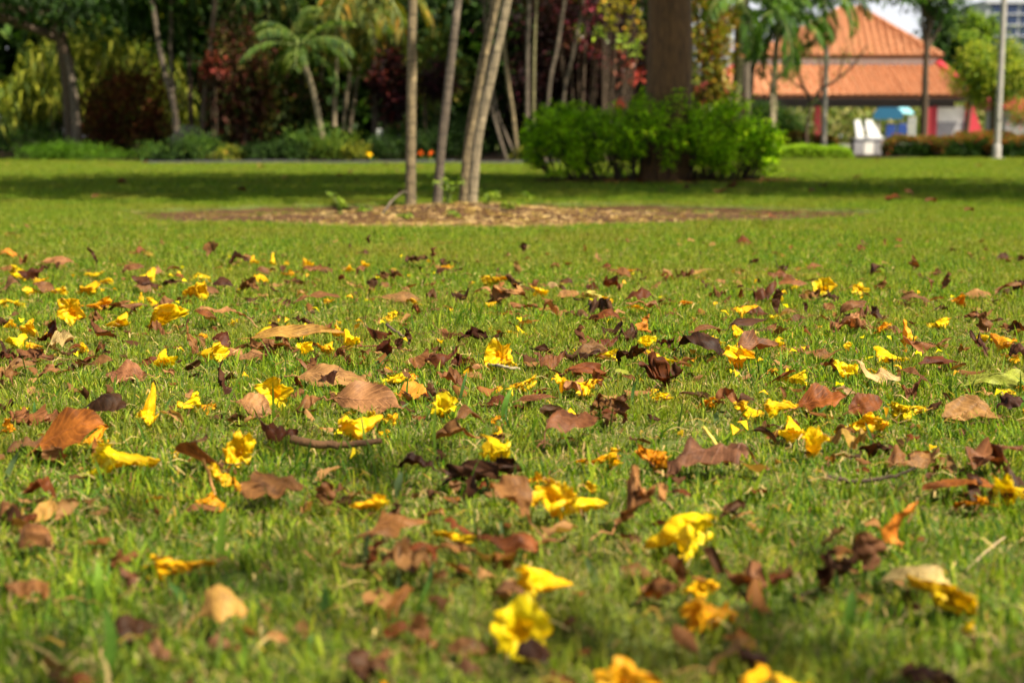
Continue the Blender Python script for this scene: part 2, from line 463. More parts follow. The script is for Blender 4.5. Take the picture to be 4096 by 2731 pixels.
# ------------------------------------------------------------------ grass
def blades(n, R, h0, h1, w0, w1, seed, straw=0.22, lean=0.55, flatten=0.0):
    r = np.random.default_rng(seed)
    rad = R * np.sqrt(r.uniform(0, 1, n)); a = r.uniform(0, 6.283, n)
    P = np.stack([rad * np.cos(a), rad * np.sin(a), np.full(n, -0.004)], 1)
    az = r.uniform(0, 6.283, n); H = r.uniform(h0, h1, n) * r.uniform(0.65, 1.0, n); W = r.uniform(w0, w1, n)
    isst = r.uniform(0, 1, n) < straw
    ln = np.abs(r.normal(0, lean, n)) + 0.1
    ln[isst] += 0.6; H[isst] *= 0.9; W[isst] *= 0.8
    d = np.stack([np.cos(az), np.sin(az), np.zeros(n)], 1)
    fa = az + math.pi / 2 + r.uniform(-1.0, 1.0, n)
    s = np.stack([np.cos(fa), np.sin(fa), np.zeros(n)], 1)
    pts = []
    for t, wf in ((0, .8), (0.4, 1.0), (0.75, .7)):
        ang = ln * (0.45 + 0.9 * t)
        c = P + d * (np.sin(ang) * H * t)[:, None] + np.array([0, 0, 1]) * (np.cos(np.minimum(ang, 1.45)) * H * t)[:, None]
        pts += [c - s * (W * wf / 2)[:, None], c + s * (W * wf / 2)[:, None]]
    ang = ln * 1.35
    pts.append(P + d * (np.sin(ang) * H)[:, None] + np.array([0, 0, 1]) * (np.cos(np.minimum(ang, 1.5)) * H)[:, None])
    V = np.stack(pts, 1).reshape(-1, 3)
    k = np.arange(n)[:, None] * 7
    Fq = [np.concatenate([k + [0, 1, 3, 2]]), np.concatenate([k + [2, 3, 5, 4]])]
    F = np.concatenate(Fq); T = (k + [4, 5, 6])
    g = np.array([(0.105, 0.185, 0.012), (0.155, 0.25, 0.014), (0.21, 0.295, 0.018), (0.055, 0.13, 0.018), (0.26, 0.30, 0.025), (0.11, 0.20, 0.022)])
    st = np.array([(0.46, 0.36, 0.17), (0.38, 0.28, 0.12), (0.5, 0.42, 0.22), (0.27, 0.18, 0.08)])
    c = g[r.integers(0, len(g), n)] * r.uniform(.55, 1.45, n)[:, None]
    c[isst] = st[r.integers(0, len(st), isst.sum())] * r.uniform(.7, 1.15, isst.sum())[:, None]
    me = bpy.data.meshes.new("grass_tuft")
    allF = [tuple(f) for f in F.tolist()] + [tuple(f) for f in T.tolist()]
    me.from_pydata(V.tolist(), [], allF); me.update()
    me.polygons.foreach_set("use_smooth", np.ones(len(me.polygons), dtype=bool))
    at = me.attributes.new("col", 'FLOAT_COLOR', 'FACE')
    fc = np.ones((len(me.polygons), 4), dtype=np.float32); fc[:, :3] = np.concatenate([c, c, c])
    at.data.foreach_set("color", fc.ravel())
    me.materials.append(M_GRASS)
    return me
def tuft_collection(name, specs):
    c = bpy.data.collections.new(name)
    for i, me in enumerate(specs):
        o = bpy.data.objects.new("%s_%02d" % (name, i), me); c.objects.link(o)
    return c
def scatter(name, label, coll, ncoll, pts, scale, seed):
    r = np.random.default_rng(seed); n = len(pts)
    me = bpy.data.meshes.new(name); me.vertices.add(n)
    me.vertices.foreach_set("co", pts.astype(np.float32).ravel())
    for an, ty, v in (("rot", 'FLOAT_VECTOR', np.stack([r.normal(0, .05, n), r.normal(0, .05, n), r.uniform(0, 6.283, n)], 1)),
                      ("sca", 'FLOAT', scale), ("idx", 'INT', r.integers(0, ncoll, n))):
        a = me.attributes.new(an, ty, 'POINT')
        a.data.foreach_set("vector" if ty == 'FLOAT_VECTOR' else "value", np.ascontiguousarray(v, dtype=np.int32 if ty == 'INT' else np.float32).ravel())
    o = link(name, me)
    ng = bpy.data.node_groups.new(name + "_nodes", 'GeometryNodeTree')
    ng.interface.new_socket("Geometry", in_out='INPUT', socket_type='NodeSocketGeometry')
    ng.interface.new_socket("Geometry", in_out='OUTPUT', socket_type='NodeSocketGeometry')
    N = ng.nodes; gi = N.new("NodeGroupInput"); go = N.new("NodeGroupOutput")
    iop = N.new("GeometryNodeInstanceOnPoints"); ci = N.new("GeometryNodeCollectionInfo")
    ci.inputs["Collection"].default_value = coll; ci.inputs["Separate Children"].default_value = True; ci.inputs["Reset Children"].default_value = True
    def na_(nm, dt):
        x = N.new("GeometryNodeInputNamedAttribute"); x.data_type = dt; x.inputs["Name"].default_value = nm
        return [s for s in x.outputs if s.enabled and s.name == "Attribute"][0]
    ng.links.new(gi.outputs[0], iop.inputs["Points"]); ng.links.new(ci.outputs[0], iop.inputs["Instance"])
    iop.inputs["Pick Instance"].default_value = True
    ng.links.new(na_("idx", 'INT'), iop.inputs["Instance Index"])
    er = N.new("FunctionNodeEulerToRotation"); ng.links.new(na_("rot", 'FLOAT_VECTOR'), er.inputs[0]); ng.links.new(er.outputs[0], iop.inputs["Rotation"])
    ng.links.new(na_("sca", 'FLOAT'), iop.inputs["Scale"])
    ng.links.new(iop.outputs[0], go.inputs[0])
    md = o.modifiers.new("tufts", 'NODES'); md.node_group = ng
    tag(o, label, "grass", kind='stuff')
    return o
SHRUB_C = (QX(1500, 16.6), 16.4)
def lawn_points(y0, y1, step, seed, half=0.41, pad=0.35):
    r = np.random.default_rng(seed); out = []
    y = np.arange(y0, y1, step)
    for yy in y:
        hw = half * yy + pad
        x = np.arange(-hw, hw, step)
        out.append(np.stack([x + r.uniform(-.5, .5, len(x)) * step, yy + r.uniform(-.5, .5, len(x)) * step], 1))
    p = np.concatenate(out)
    d = patch_d(p[:, 0], p[:, 1])
    keep = (d > 1.0 + r.normal(0, .05, len(p))) | ((d > 0.5) & (r.uniform(0, 1, len(p)) < 0.02 + .16 * np.clip((d - .72) / .28, 0, 1)))
    keep &= np.hypot((p[:, 0] - SHRUB_C[0]) / 1.5, (p[:, 1] - SHRUB_C[1]) / 0.8) > 1 + r.normal(0, .04, len(p))
    # planting bed edge
    keep &= ~((p[:, 1] > 27.2) & (p[:, 0] > QX(330, 27)) & (p[:, 0] < QX(1250, 27)))
    p = p[keep]
    return np.stack([p[:, 0], p[:, 1], gz(p[:, 0], p[:, 1])], 1)
n = 11000
py = 0.9 + 8.0 * RNG.uniform(0, 1, n) ** 0.8; px = RNG.uniform(-.42, .42, n) * (py + .3); keep = patch_d(px, py) > 1.05; px, py = px[keep], py[keep]; n = len(px)
V, F, C = strips(n, px, py, gz(px, py) + RNG.uniform(.008, .026, n), RNG.uniform(0.01, 0.045, n), RNG.uniform(0.0008, 0.0026, n),
                 [(0.42, 0.31, 0.14), (0.24, 0.13, 0.06), (0.13, 0.06, 0.03), (0.4, 0.3, 0.15), (0.3, 0.19, 0.04), (0.1, 0.05, 0.03)], seed=5)
tag(link("straw_crumbs", mesh("straw_crumbs", V, F, M_FOL, False, C)), "dry straw bits and leaf crumbs caught in the turf", "straw litter", kind='stuff')
near = tuft_collection("grass_near", [blades(85, 0.05, 0.018, 0.046, 0.0015, 0.0034, 10 + i, straw=(.2, .3, .42, .26, .18, .6)[i]) for i in range(6)])
mid = tuft_collection("grass_mid", [blades(150, 0.09, 0.018, 0.04, 0.0018, 0.0034, 30 + i, straw=(.14, .26, .2, .36)[i]) for i in range(4)])
far = tuft_collection("grass_far", [blades(300, 0.24, 0.02, 0.045, 0.004, 0.008, 50 + i, straw=(.1, .18, .14)[i]) for i in range(3)])
p = lawn_points(0.75, 5.6, 0.052, 1)
hn = 0.8 + 0.35 * (np.sin(p[:, 0] * 3.1 + 1) * np.sin(p[:, 1] * 2.3) * .5 + .5) + RNG.uniform(-.12, .2, len(p))
scatter("near_grass", "short green turf with dry straw blades in the foreground", near, 6, p, hn, 1)
p = lawn_points(5.5, 12.6, 0.085, 2)
scatter("middle_grass", "sunlit green turf in front of the bare earth patch", mid, 4, p, RNG.uniform(.85, 1.3, len(p)), 2)
p = lawn_points(12.4, 34.0, 0.26, 3, half=0.40, pad=0.6)
scatter("far_grass", "mown lawn running back to the planting beds and hedges", far, 3, p, RNG.uniform(.85, 1.15, len(p)), 3)

coarse = tuft_collection("grass_coarse", [blades(4, 0.03, 0.045, 0.085, 0.0035, 0.0065, 70 + i, straw=.08, lean=.5) for i in range(5)])
rc = np.random.default_rng(8); n = 900
py = 1.1 + 4.2 * rc.uniform(0, 1, n) ** 1.3; px = rc.uniform(-.42, .42, n) * py
kx = np.sin(px * 4.2 + 1.3) * np.sin(py * 3.7); keep = kx + rc.normal(0, .4, n) > .1; px, py = px[keep], py[keep]
scatter("coarse_grass", "coarse broader-bladed grass growing through the fine turf", coarse, 5, np.stack([px, py, gz(px, py)], 1), rc.uniform(.7, 1.1, len(px)), 4)

# ------------------------------------------------------------------ fallen flowers and leaves
# survey table: tile, x, y of the lowest visible point, width, height (photo measurements), colour, pose [| landmark name]
TILES = {'A': (0, 900), 'B': (1300, 900), 'C': (2696, 900), 'D': (0, 1781), 'E': (1300, 1781), 'F': (2696, 1781)}
ZK = 2311 / 1400.0
FLOWERS = """
A 135 345 140 80 y c
A 270 375 90 45 y c
A 220 440 120 50 y l
A 375 440 110 55 y r
A 580 440 140 72 y d
A 620 335 140 45 y c
A 680 380 110 50 y r
A 975 360 110 80 y d
A 1320 345 120 45 y l
A 1280 470 145 110 y r
A 1030 410 62 38 y c
A 20 510 60 42 y c
A 110 515 110 52 y c
A 490 625 170 140 y o|starry flower with pointed lobes at far left
A 620 540 190 85 o r
A 930 490 50 60 y b
A 1005 510 75 52 y c
A 890 515 90 36 y c
A 1110 645 240 130 y c|broad flower heap beside a curled leaf
A 790 650 140 80 y d
A 70 655 75 56 y c
A 195 710 95 95 y d
A 105 785 100 80 y d
A 220 790 100 50 o l
A 565 815 115 62 y c
A 1100 905 155 100 y d|ruffled dome-shaped flower
A 1400 870 190 120 y r
A 1735 735 90 75 y d
A 1880 700 92 65 y c
A 2015 845 110 95 y u
A 2150 840 130 80 y c
A 1545 630 70 36 y c
A 1340 735 52 46 o c
A 1905 330 92 52 o c
A 1720 365 92 56 y c
A 1678 250 72 58 y d
A 1805 250 42 72 y s
A 1885 252 52 36 y c
A 2037 270 72 62 y d
A 965 1310 135 260 y s|tall upright yellow trumpet flower
A 1260 1195 150 115 y c
A 1370 1205 110 60 o c
A 1820 1175 250 190 y o|open flower with wide round lobes
A 65 1335 100 100 o c
A 22 1330 60 42 y c
A 630 1415 180 110 o c
A 790 1612 420 195 y l|large trumpet flower lying beside rust leaf
A 1590 1545 205 205 y o|two-winged yellow flower
A 1160 1492 66 56 y c
A 983 215 70 52 p c
B 150 295 66 52 y d
B 265 265 62 46 y d
B 1125 380 180 66 y c
B 1420 455 112 62 y d
B 1790 490 190 70 p c
B 1865 500 100 48 y c
B 600 507 120 50 y c
B 440 612 152 58 y c
B 1090 530 82 40 y d
B 25 505 60 42 y c
B 2060 550 132 42 y c
B 1918 580 42 36 y c
B 95 722 112 68 y d
B 172 792 120 100 y d
B 18 830 92 76 y d
B 1140 925 170 185 y o|upright five-lobed flower standing tall at centre
B 1215 925 110 120 y s
B 1280 705 152 52 y c
B 1862 884 162 80 y r
B 2125 818 122 100 y u
B 2225 930 190 105 y d|smooth flower behind the maroon leaf
B 1646 842 62 50 y c
B 430 952 72 50 y c
B 460 1042 170 78 y c
B 565 1012 102 62 o c
B 270 1047 95 42 y c
B 1310 1078 176 100 y c|crinkled flower on dry grass at centre
B 1560 1108 92 135 y s
B 1715 1108 220 98 y c|wide frilled flower with hanging lobes
B 1400 1112 80 32 o c
B 2222 1157 142 66 y c
B 790 1258 170 160 y u|cone-shaped flower with raised tip
B 170 1232 122 42 y c
B 322 1282 92 90 y c
B 430 1287 90 72 y c
B 225 1402 285 150 y p|peaked flower above the brown twig
B 385 1368 112 52 y r
B 1120 1282 82 52 o c
B 1132 1392 98 82 y d
B 1120 1545 195 160 y d|smooth round flower behind dark leaf
B 1820 1580 300 135 y c|flat frilled flower in front of veined leaf
B 2165 1600 225 225 o c|ragged flower with holes
B 2090 1022 42 52 y c
B 785 265 112 30 o c
B 1985 300 122 46 o c
B 460 300 82 40 p c
C 800 405 46 62 y s
C 985 442 142 102 y o|open flower with pale centre
C 1230 442 112 72 y o
C 692 492 92 66 y d
C 725 437 38 26 y c
C 75 522 96 46 o c
C 480 602 142 72 y c
C 640 612 100 42 y c
C 1885 522 92 82 o c
C 1760 665 152 56 y c
C 1545 795 92 145 o s|orange flower standing on its tube
C 1375 705 112 72 o c
C 265 792 122 62 y d
C 450 735 132 70 y d
C 535 745 62 62 p d
C 680 795 92 58 y d
C 690 862 52 42 p c
C 418 955 205 155 y u|torn trumpet flower beside long grass blade
C 803 1045 222 98 y r|smooth wedge-shaped flower
C 640 978 92 52 o c
C 1145 838 62 76 y s
C 1207 842 42 36 y c
C 1425 897 192 92 y d|folded flower with layered lobes
C 1130 1005 150 118 y u
C 1302 977 82 50 y c
C 1380 950 60 40 y c
C 215 1192 142 80 o c
C 510 1252 200 100 y c
C 710 1272 220 132 y c|bright flower touching the red-brown leaf
C 1290 1365 250 145 y c|frilly flower in front of red-brown leaf
C 1545 1262 262 108 y c|spread flower right of the frilly one
C 780 1420 190 150 y d
C 930 1530 165 190 y s|drooping flower with long hanging lobe
C 2065 760 142 52 y c
C 2180 822 122 92 o d
C 2257 892 72 50 y c
C 2250 992 62 40 y c
C 2190 1122 92 50 y c
C 2290 1092 80 50 o c
C 1850 1302 82 42 y c
C 2302 1252 50 60 y c
C 1100 1372 102 62 y c
C 42 1366 42 42 y c
D 1140 835 470 150 y l|long low flower with rising tip
D 1390 405 190 120 o c
D 1000 322 132 42 o c
D 1465 245 152 155 y c
D 1577 275 82 110 o c
E 310 412 245 128 y c
E 1500 490 270 280 y u|large flower head beside tan veined leaf
E 1710 430 300 150 y l
E 860 622 285 105 y c|flat flower with upturned tip
E 1450 972 370 220 y l|slanting flower with two end lobes
E 1300 1310 385 340 y o|wide open blurred flower facing the lens
E 1990 1640 400 250 o o|blurred orange-yellow flower at the bottom edge
E 380 1640 290 100 o d
E 1755 275 82 102 y c
E 1400 232 132 100 o c
E 2145 952 142 52 y c
F 60 700 440 250 y r|tall hooded flower with tail to the left
F 172 1002 245 140 y c
F 240 1190 345 205 o l|amber flower under the small yellow one
F 1785 1100 390 230 y c|crumpled blurred flower at lower right
F 1965 1195 92 95 y c
F 1990 414 232 112 o c
F 2240 380 205 190 y l|yellow flower cut by the right edge
F 400 1680 500 190 y d|large smooth flower cut by the bottom edge
F 780 1680 225 180 y d
"""
LEAVES = """
A 50 295 102 36 b f
A 390 268 182 52 t a
A 915 197 120 50 r a
A 615 285 60 110 d s
A 150 252 62 50 b c
A 45 212 90 70 o f
A 870 322 142 62 b a
A 1040 322 82 50 t a
A 1140 322 92 50 b a
A 1190 347 62 36 r f
A 960 425 152 82 d a
A 1130 397 182 48 d w
A 1390 457 122 56 v f
A 1480 437 132 82 d a
A 1640 427 142 78 b c
A 1950 382 132 48 b w
A 2110 304 190 52 b a
A 1390 218 82 105 b s
A 1560 262 132 82 d c
A 1620 242 92 50 t a
A 1750 322 102 50 v f
A 60 412 102 72 v f
A 240 352 172 90 m v
A 310 442 142 62 v f
A 955 430 130 55 v f
A 2090 517 262 72 b a|arched leaf draped over two flowers
A 1880 522 82 42 v f
A 790 562 262 62 b w
A 640 642 82 92 b v
A 1100 532 92 62 b a
A 1490 652 345 98 t a|long tan arching leaf at left
A 1370 602 132 48 r f
A 30 652 62 82 d c
A 85 602 62 42 v a
A 350 765 235 132 m c|large curled maroon leaf at far left
A 390 835 132 120 C v|cream leaf scrap in the curled maroon leaf
A 705 750 152 112 b h|rolled brown leaf like a shell
A 1040 722 102 92 b a
A 1295 850 102 225 b s|tall twisted brown leaf standing on end
A 1455 782 122 72 m a
A 2000 652 122 62 d w
A 2130 692 112 78 b v
A 1930 765 600 82 y a|very long olive brown leaf
A 1800 822 322 82 b w
A 1655 892 182 72 T f
A 1560 852 142 50 t f
A 40 835 92 92 d c
A 50 872 112 50 m w
A 90 942 222 72 t f
A 50 1062 112 155 b v|folded brown leaf at the left edge
A 290 862 302 58 b w
A 660 832 72 62 b c
A 660 902 142 60 b f
A 330 992 122 82 b a
A 860 1007 256 115 T f|flat rose-tan leaf
A 882 1012 62 42 y c
A 1110 972 102 42 t w
A 1310 1002 102 48 d w
A 2050 952 152 115 b v
A 2247 892 92 82 b c
A 1500 1172 122 265 d s|dark leaf standing upright behind a grass blade
A 1655 1242 242 145 t f|pale tan leaf tapering to the right
A 1695 1192 132 82 d c
A 650 1292 332 172 d a|dark arched leaf in the shade of grass
A 230 1292 302 112 b w
A 50 1202 112 92 d c
A 430 1535 440 285 O f|big glowing rust-coloured leaf at left
A 140 1482 262 92 v f
A 370 1562 132 122 T s
A 1390 1600 360 255 v h|cupped mauve-brown leaf
A 1830 1422 242 162 m v|dark maroon leaf above the twig
A 2050 1202 162 82 b a
B 18 1042 490 112 t f|large flat tan leaf with a dark curl
B 45 1050 120 140 d v
B 240 1222 480 165 t f|broad pale tan leaf behind yellow petals
B 560 1137 205 105 o f|small orange leaf
B 245 182 72 32 d w
B 590 257 142 62 d w
B 450 347 182 58 b w
B 730 267 62 115 b s
B 840 247 132 42 d w
B 780 317 92 46 d a
B 880 302 62 32 d c
B 20 307 62 32 b f
B 240 317 82 52 b a
B 120 372 52 52 r c
B 310 422 62 72 d s
B 385 402 92 36 b a
B 480 487 272 48 t f
B 530 442 62 42 t a
B 710 492 72 72 v v
B 900 492 112 72 d c
B 1030 472 122 62 t a
B 1190 517 222 112 t w|crinkled tan leaf in the middle distance
B 1240 387 112 72 d c
B 1380 392 72 62 b c
B 1600 382 102 42 d a
B 1500 422 82 50 C a
B 1590 467 152 42 t f
B 1760 412 92 48 m f
B 1910 422 122 82 m v
B 1310 167 46 62 d s
B 1530 257 82 28 r f
B 1850 262 72 30 r f
B 1970 337 162 62 b a
B 2265 347 82 82 t v
B 1320 547 202 38 b w
B 1500 612 112 100 t v
B 1300 602 92 28 b w
B 1790 582 192 92 d w
B 2080 507 192 82 m a
B 2090 592 202 82 T a
B 1860 652 235 80 r a|glossy red-brown leaf with pointed tip
B 1690 622 82 62 v a
B 610 577 72 52 r w
B 340 752 172 92 m v
B 550 802 42 105 d s
B 800 742 142 82 b v
B 990 762 182 82 M c|near-black curled leaf with a long stalk
B 490 832 52 92 d s
B 390 882 102 125 m s
B 100 892 92 82 b c
B 600 937 142 115 b v|brown leaf folded like a beak
B 800 932 232 150 m v|maroon leaf with upright stalk
B 880 932 102 82 m w
B 1010 962 92 50 t a
B 1380 902 92 62 d c
B 1500 947 202 112 b v
B 1730 882 242 115 v a
B 1700 902 252 82 d c
B 1690 790 70 110 b s
B 1880 732 132 92 d v
B 2115 732 112 115 o s|upright orange-tan leaf in the leaf pile
B 1870 822 152 102 m v
B 2010 782 152 102 d w
B 2040 942 202 155 d w|dark crumpled leaf at the middle of the pile
B 2260 832 132 92 d w
B 1690 1012 322 92 r a|long red-brown leaf lying in front of the pile
B 1960 1002 132 52 g a
B 2210 1072 242 205 m w|crumpled maroon leaf with deep folds
B 850 1082 202 155 b c
B 690 1132 172 82 d w
B 1110 1192 182 62 m f
B 1380 1182 272 62 b a
B 1650 1172 132 145 t v
B 1840 1232 222 112 b w
B 1950 1335 112 195 b s
B 945 1322 205 122 b a
B 915 1432 315 142 b v|folded brown leaf left of the round flower
B 1580 1452 372 205 b a|arched brown leaf with swept margins
B 1490 1292 132 92 d s
C 450 102 102 48 r f
C 1230 147 72 36 r f
C 530 242 62 42 d w
C 720 292 82 62 d v
C 920 272 102 36 b f
C 720 342 162 48 b a
C 200 322 182 42 y a
C 80 332 102 52 b w
C 205 392 82 62 d v
C 310 462 82 62 b v
C 430 422 52 36 b c
C 1350 312 112 62 d v
C 1580 282 62 82 b s
C 2180 212 92 36 d f
C 2290 232 62 42 d w
C 560 492 202 105 m v|maroon leaf with raised left tip
C 770 412 182 62 b a
C 930 487 182 62 b w
C 1055 492 82 62 d c
C 1335 412 102 72 b h
C 1040 542 92 42 b f
C 1560 462 92 38 t w
C 1600 522 162 60 v a
C 1690 452 42 95 b s
C 1780 432 62 105 b s
C 2000 462 162 42 t f
C 2200 462 162 72 b v
C 2280 422 102 62 d w
C 680 602 62 145 d s|dark leaf standing behind yellow petals at right
C 570 592 132 52 m f
C 865 582 28 75 d s
C 1180 612 152 92 b a
C 1240 602 122 115 b c
C 1325 622 82 72 d c
C 985 632 92 42 b w
C 1160 692 242 92 t w
C 1760 562 82 38 d w
C 1990 612 112 42 b w
C 2240 712 202 72 b w
C 2050 722 92 118 b s|oval brown leaf standing on its edge
C 1470 712 92 58 b v
C 190 722 192 52 b a
C 460 692 272 62 d a
C 660 692 202 40 b w
C 150 875 282 155 M a|glossy black-brown leaf curving down
C 530 872 292 155 b a|domed brown leaf with veins
C 820 832 172 62 b v
C 970 877 222 72 b v
C 1020 972 132 92 b v
C 1640 832 222 82 b v
C 1740 962 232 82 m a
C 2010 862 132 125 d w
C 2290 912 122 135 d a|dark domed leaf at the right edge
C 1330 1042 272 135 C v|cream curled leaf with a long stalk
C 1580 1072 182 112 b a
C 1570 1152 122 145 b c|leaf curled like a hook
C 2105 1082 425 105 g a|yellow-green spotted leaf
C 1130 1132 212 62 C w
C 930 1232 355 155 O f|large glossy red-brown leaf
C 1235 1262 265 125 r f
C 320 1192 172 105 b v
C 485 1192 112 72 d a
C 10 1062 62 145 d s
C 2030 1292 430 130 t v|long tan leaf bent upward
C 2200 1260 180 120 M a
C 1140 1482 282 135 y v|olive leaf with curled tip
C 300 1640 600 215 v a|big mauve leaf under a yellow stalk
C 1560 1600 310 120 t v
C 2110 1620 345 185 b w|ridged brown leaf at right
C 1280 1532 252 102 d w
C 1480 1590 150 140 b a
D 270 372 182 155 r v|pale rust leaf with a shaded fold
D 280 475 172 130 y f
D 50 485 132 135 b a
D 300 662 345 135 b a
D 820 775 265 105 b w
D 230 1065 265 180 b a|blurred brown leaf at lower left
D 1810 382 355 185 b a|brown leaf with a bright torn edge
D 2150 402 112 165 b s
D 2250 335 112 92 b a
D 1340 432 255 58 b a
D 1030 492 42 132 b s
D 1420 1215 325 255 y a|ochre leaf raised on its edges
D 920 1235 335 125 d a
D 1090 1412 172 220 v s
D 550 1580 185 105 r a
D 1430 1325 152 92 v a
D 850 955 102 145 v s
E 600 232 305 160 M a|maroon leaf in front of the twig
E 1010 262 485 175 d w|dark wavy leaf below the round flower
E 860 325 72 100 t s
E 1260 585 305 325 b v|tall brown leaf sloping to the right
E 2010 545 445 335 t w|tan leaf fanned out like a hand
E 430 700 430 240 b a|large arched brown leaf over a dark hollow
E 610 885 400 250 t w
E 330 850 160 230 r s
E 560 800 260 130 d w
E 900 722 255 92 b w
E 1300 702 505 125 r v
E 480 485 102 125 v s
E 1200 1002 205 105 v a
E 630 1322 115 215 b s
E 300 1505 265 155 d w
E 920 1342 285 75 b f
E 920 1545 185 145 v a
E 1350 1425 255 135 d a
E 2200 1005 265 122 b w
F 35 965 65 245 b s
F 40 365 122 92 r a
F 400 475 192 115 d c
F 540 925 335 135 b w
F 1000 965 365 235 d w|dark crumpled leaf behind the bright blade
F 1290 835 185 245 T s|rose leaf standing in a V
F 1470 655 205 250 o s|amber leaf pointing up to the right
F 1610 925 385 115 C a|pale bleached leaf
F 1925 335 485 112 O a|smooth red leaf with a pointed left end
F 540 1475 215 265 M c|black-brown upright curl near the bottom
F 1680 1600 400 135 d a
F 2250 295 185 135 d a
"""
LCOL = {'t': (0.30, 0.155, 0.06), 'T': (0.25, 0.12, 0.052), 'b': (0.19, 0.085, 0.032), 'd': (0.072, 0.031, 0.014), 'r': (0.155, 0.05, 0.014),
        'm': (0.085, 0.024, 0.008), 'M': (0.038, 0.014, 0.007), 'v': (0.155, 0.078, 0.036), 'o': (0.62, 0.24, 0.03), 'O': (0.25, 0.08, 0.015),
        'y': (0.33, 0.2, 0.05), 'C': (0.50, 0.38, 0.19), 'g': (0.24, 0.26, 0.04)}
LNAME = {'t': 'tan', 'T': 'rose-tan', 'b': 'brown', 'd': 'dark brown', 'r': 'rust-red', 'm': 'maroon', 'M': 'blackish', 'v': 'mauve-brown',
         'o': 'orange', 'O': 'red-brown', 'y': 'olive brown', 'C': 'cream', 'g': 'yellow-green'}
LPOSE = {'f': 'flat', 'a': 'arched', 'w': 'crumpled', 'c': 'curled', 'v': 'folded', 's': 'upright', 'h': 'cupped'}
FCOL = {'y': (0.86, 0.69, 0.006), 'o': (0.80, 0.45, 0.01), 'p': (0.84, 0.76, 0.2)}
FNAME = {'y': 'bright yellow', 'o': 'orange-yellow', 'p': 'pale yellow'}
FPOSE = {'c': 'crumpled', 'l': 'sideways', 'r': 'sideways', 'd': 'domed', 'b': 'drooping', 'o': 'open', 's': 'upright', 'u': 'funnel-shaped', 'p': 'peaked'}

def wavy(P, rng, amp, freq):
    """sum-of-sines displacement field, used for crumpling."""
    D = np.zeros_like(P)
    for k in range(5):
        kv = rng.normal(0, 1, 3) * freq * (1 + 0.7 * k); ph = rng.uniform(0, 6.28)
        D += (rng.normal(0, 1, 3) * amp / (1 + 0.6 * k)) * np.sin(P @ kv + ph)[:, None]
    return P + D
def frame(dirv, roll):
    d = np.array(dirv, float); d /= np.linalg.norm(d)
    up = np.array([0, 0, 1.]) if abs(d[2]) < 0.95 else np.array([0, 1., 0])
    s = np.cross(up, d); s /= np.linalg.norm(s); u = np.cross(d, s)
    c, q = math.cos(roll), math.sin(roll)
    return np.stack([d, c * s + q * u, -q * s + c * u], 0)      # rows: local x, y, z
def fit(V, w, h, zmin, lo=0.55, hi=1.7, dmax=1.0):
    bb = V.max(0) - V.min(0)
    sx = w / bb[0]; sz = h / bb[2]
    g = math.sqrt(sx * sz)
    sx_ = min(max(sx, g * lo), g * hi); sz_ = min(max(sz, g * lo), g * hi)
    f = w / (bb[0] * sx_); sx_ *= f
    sy = min(g, dmax * w / bb[1])
    V = V * np.array([sx_, sy, sz_])
    off = np.array([(V[:, 0].max() + V[:, 0].min()) / 2, (V[:, 1].max() + V[:, 1].min()) / 2, V[:, 2].min() - zmin])
    return V - off

def survey(row):
    t, x, y, w, h = row[0], *map(float, row[1:5])
    sx = TILES[t][0] + x / ZK; sy = TILES[t][1] + y / ZK
    g = ground(sx, sy, 0.02)
    dist = float(np.linalg.norm(g - np.array([0, 0, CAM_H])))
    wm = w / ZK / FS * dist; hm = h / ZK / FS * dist
    dep = math.asin(CAM_H / dist)
    return sx, sy, g, wm, hm, dep, dist

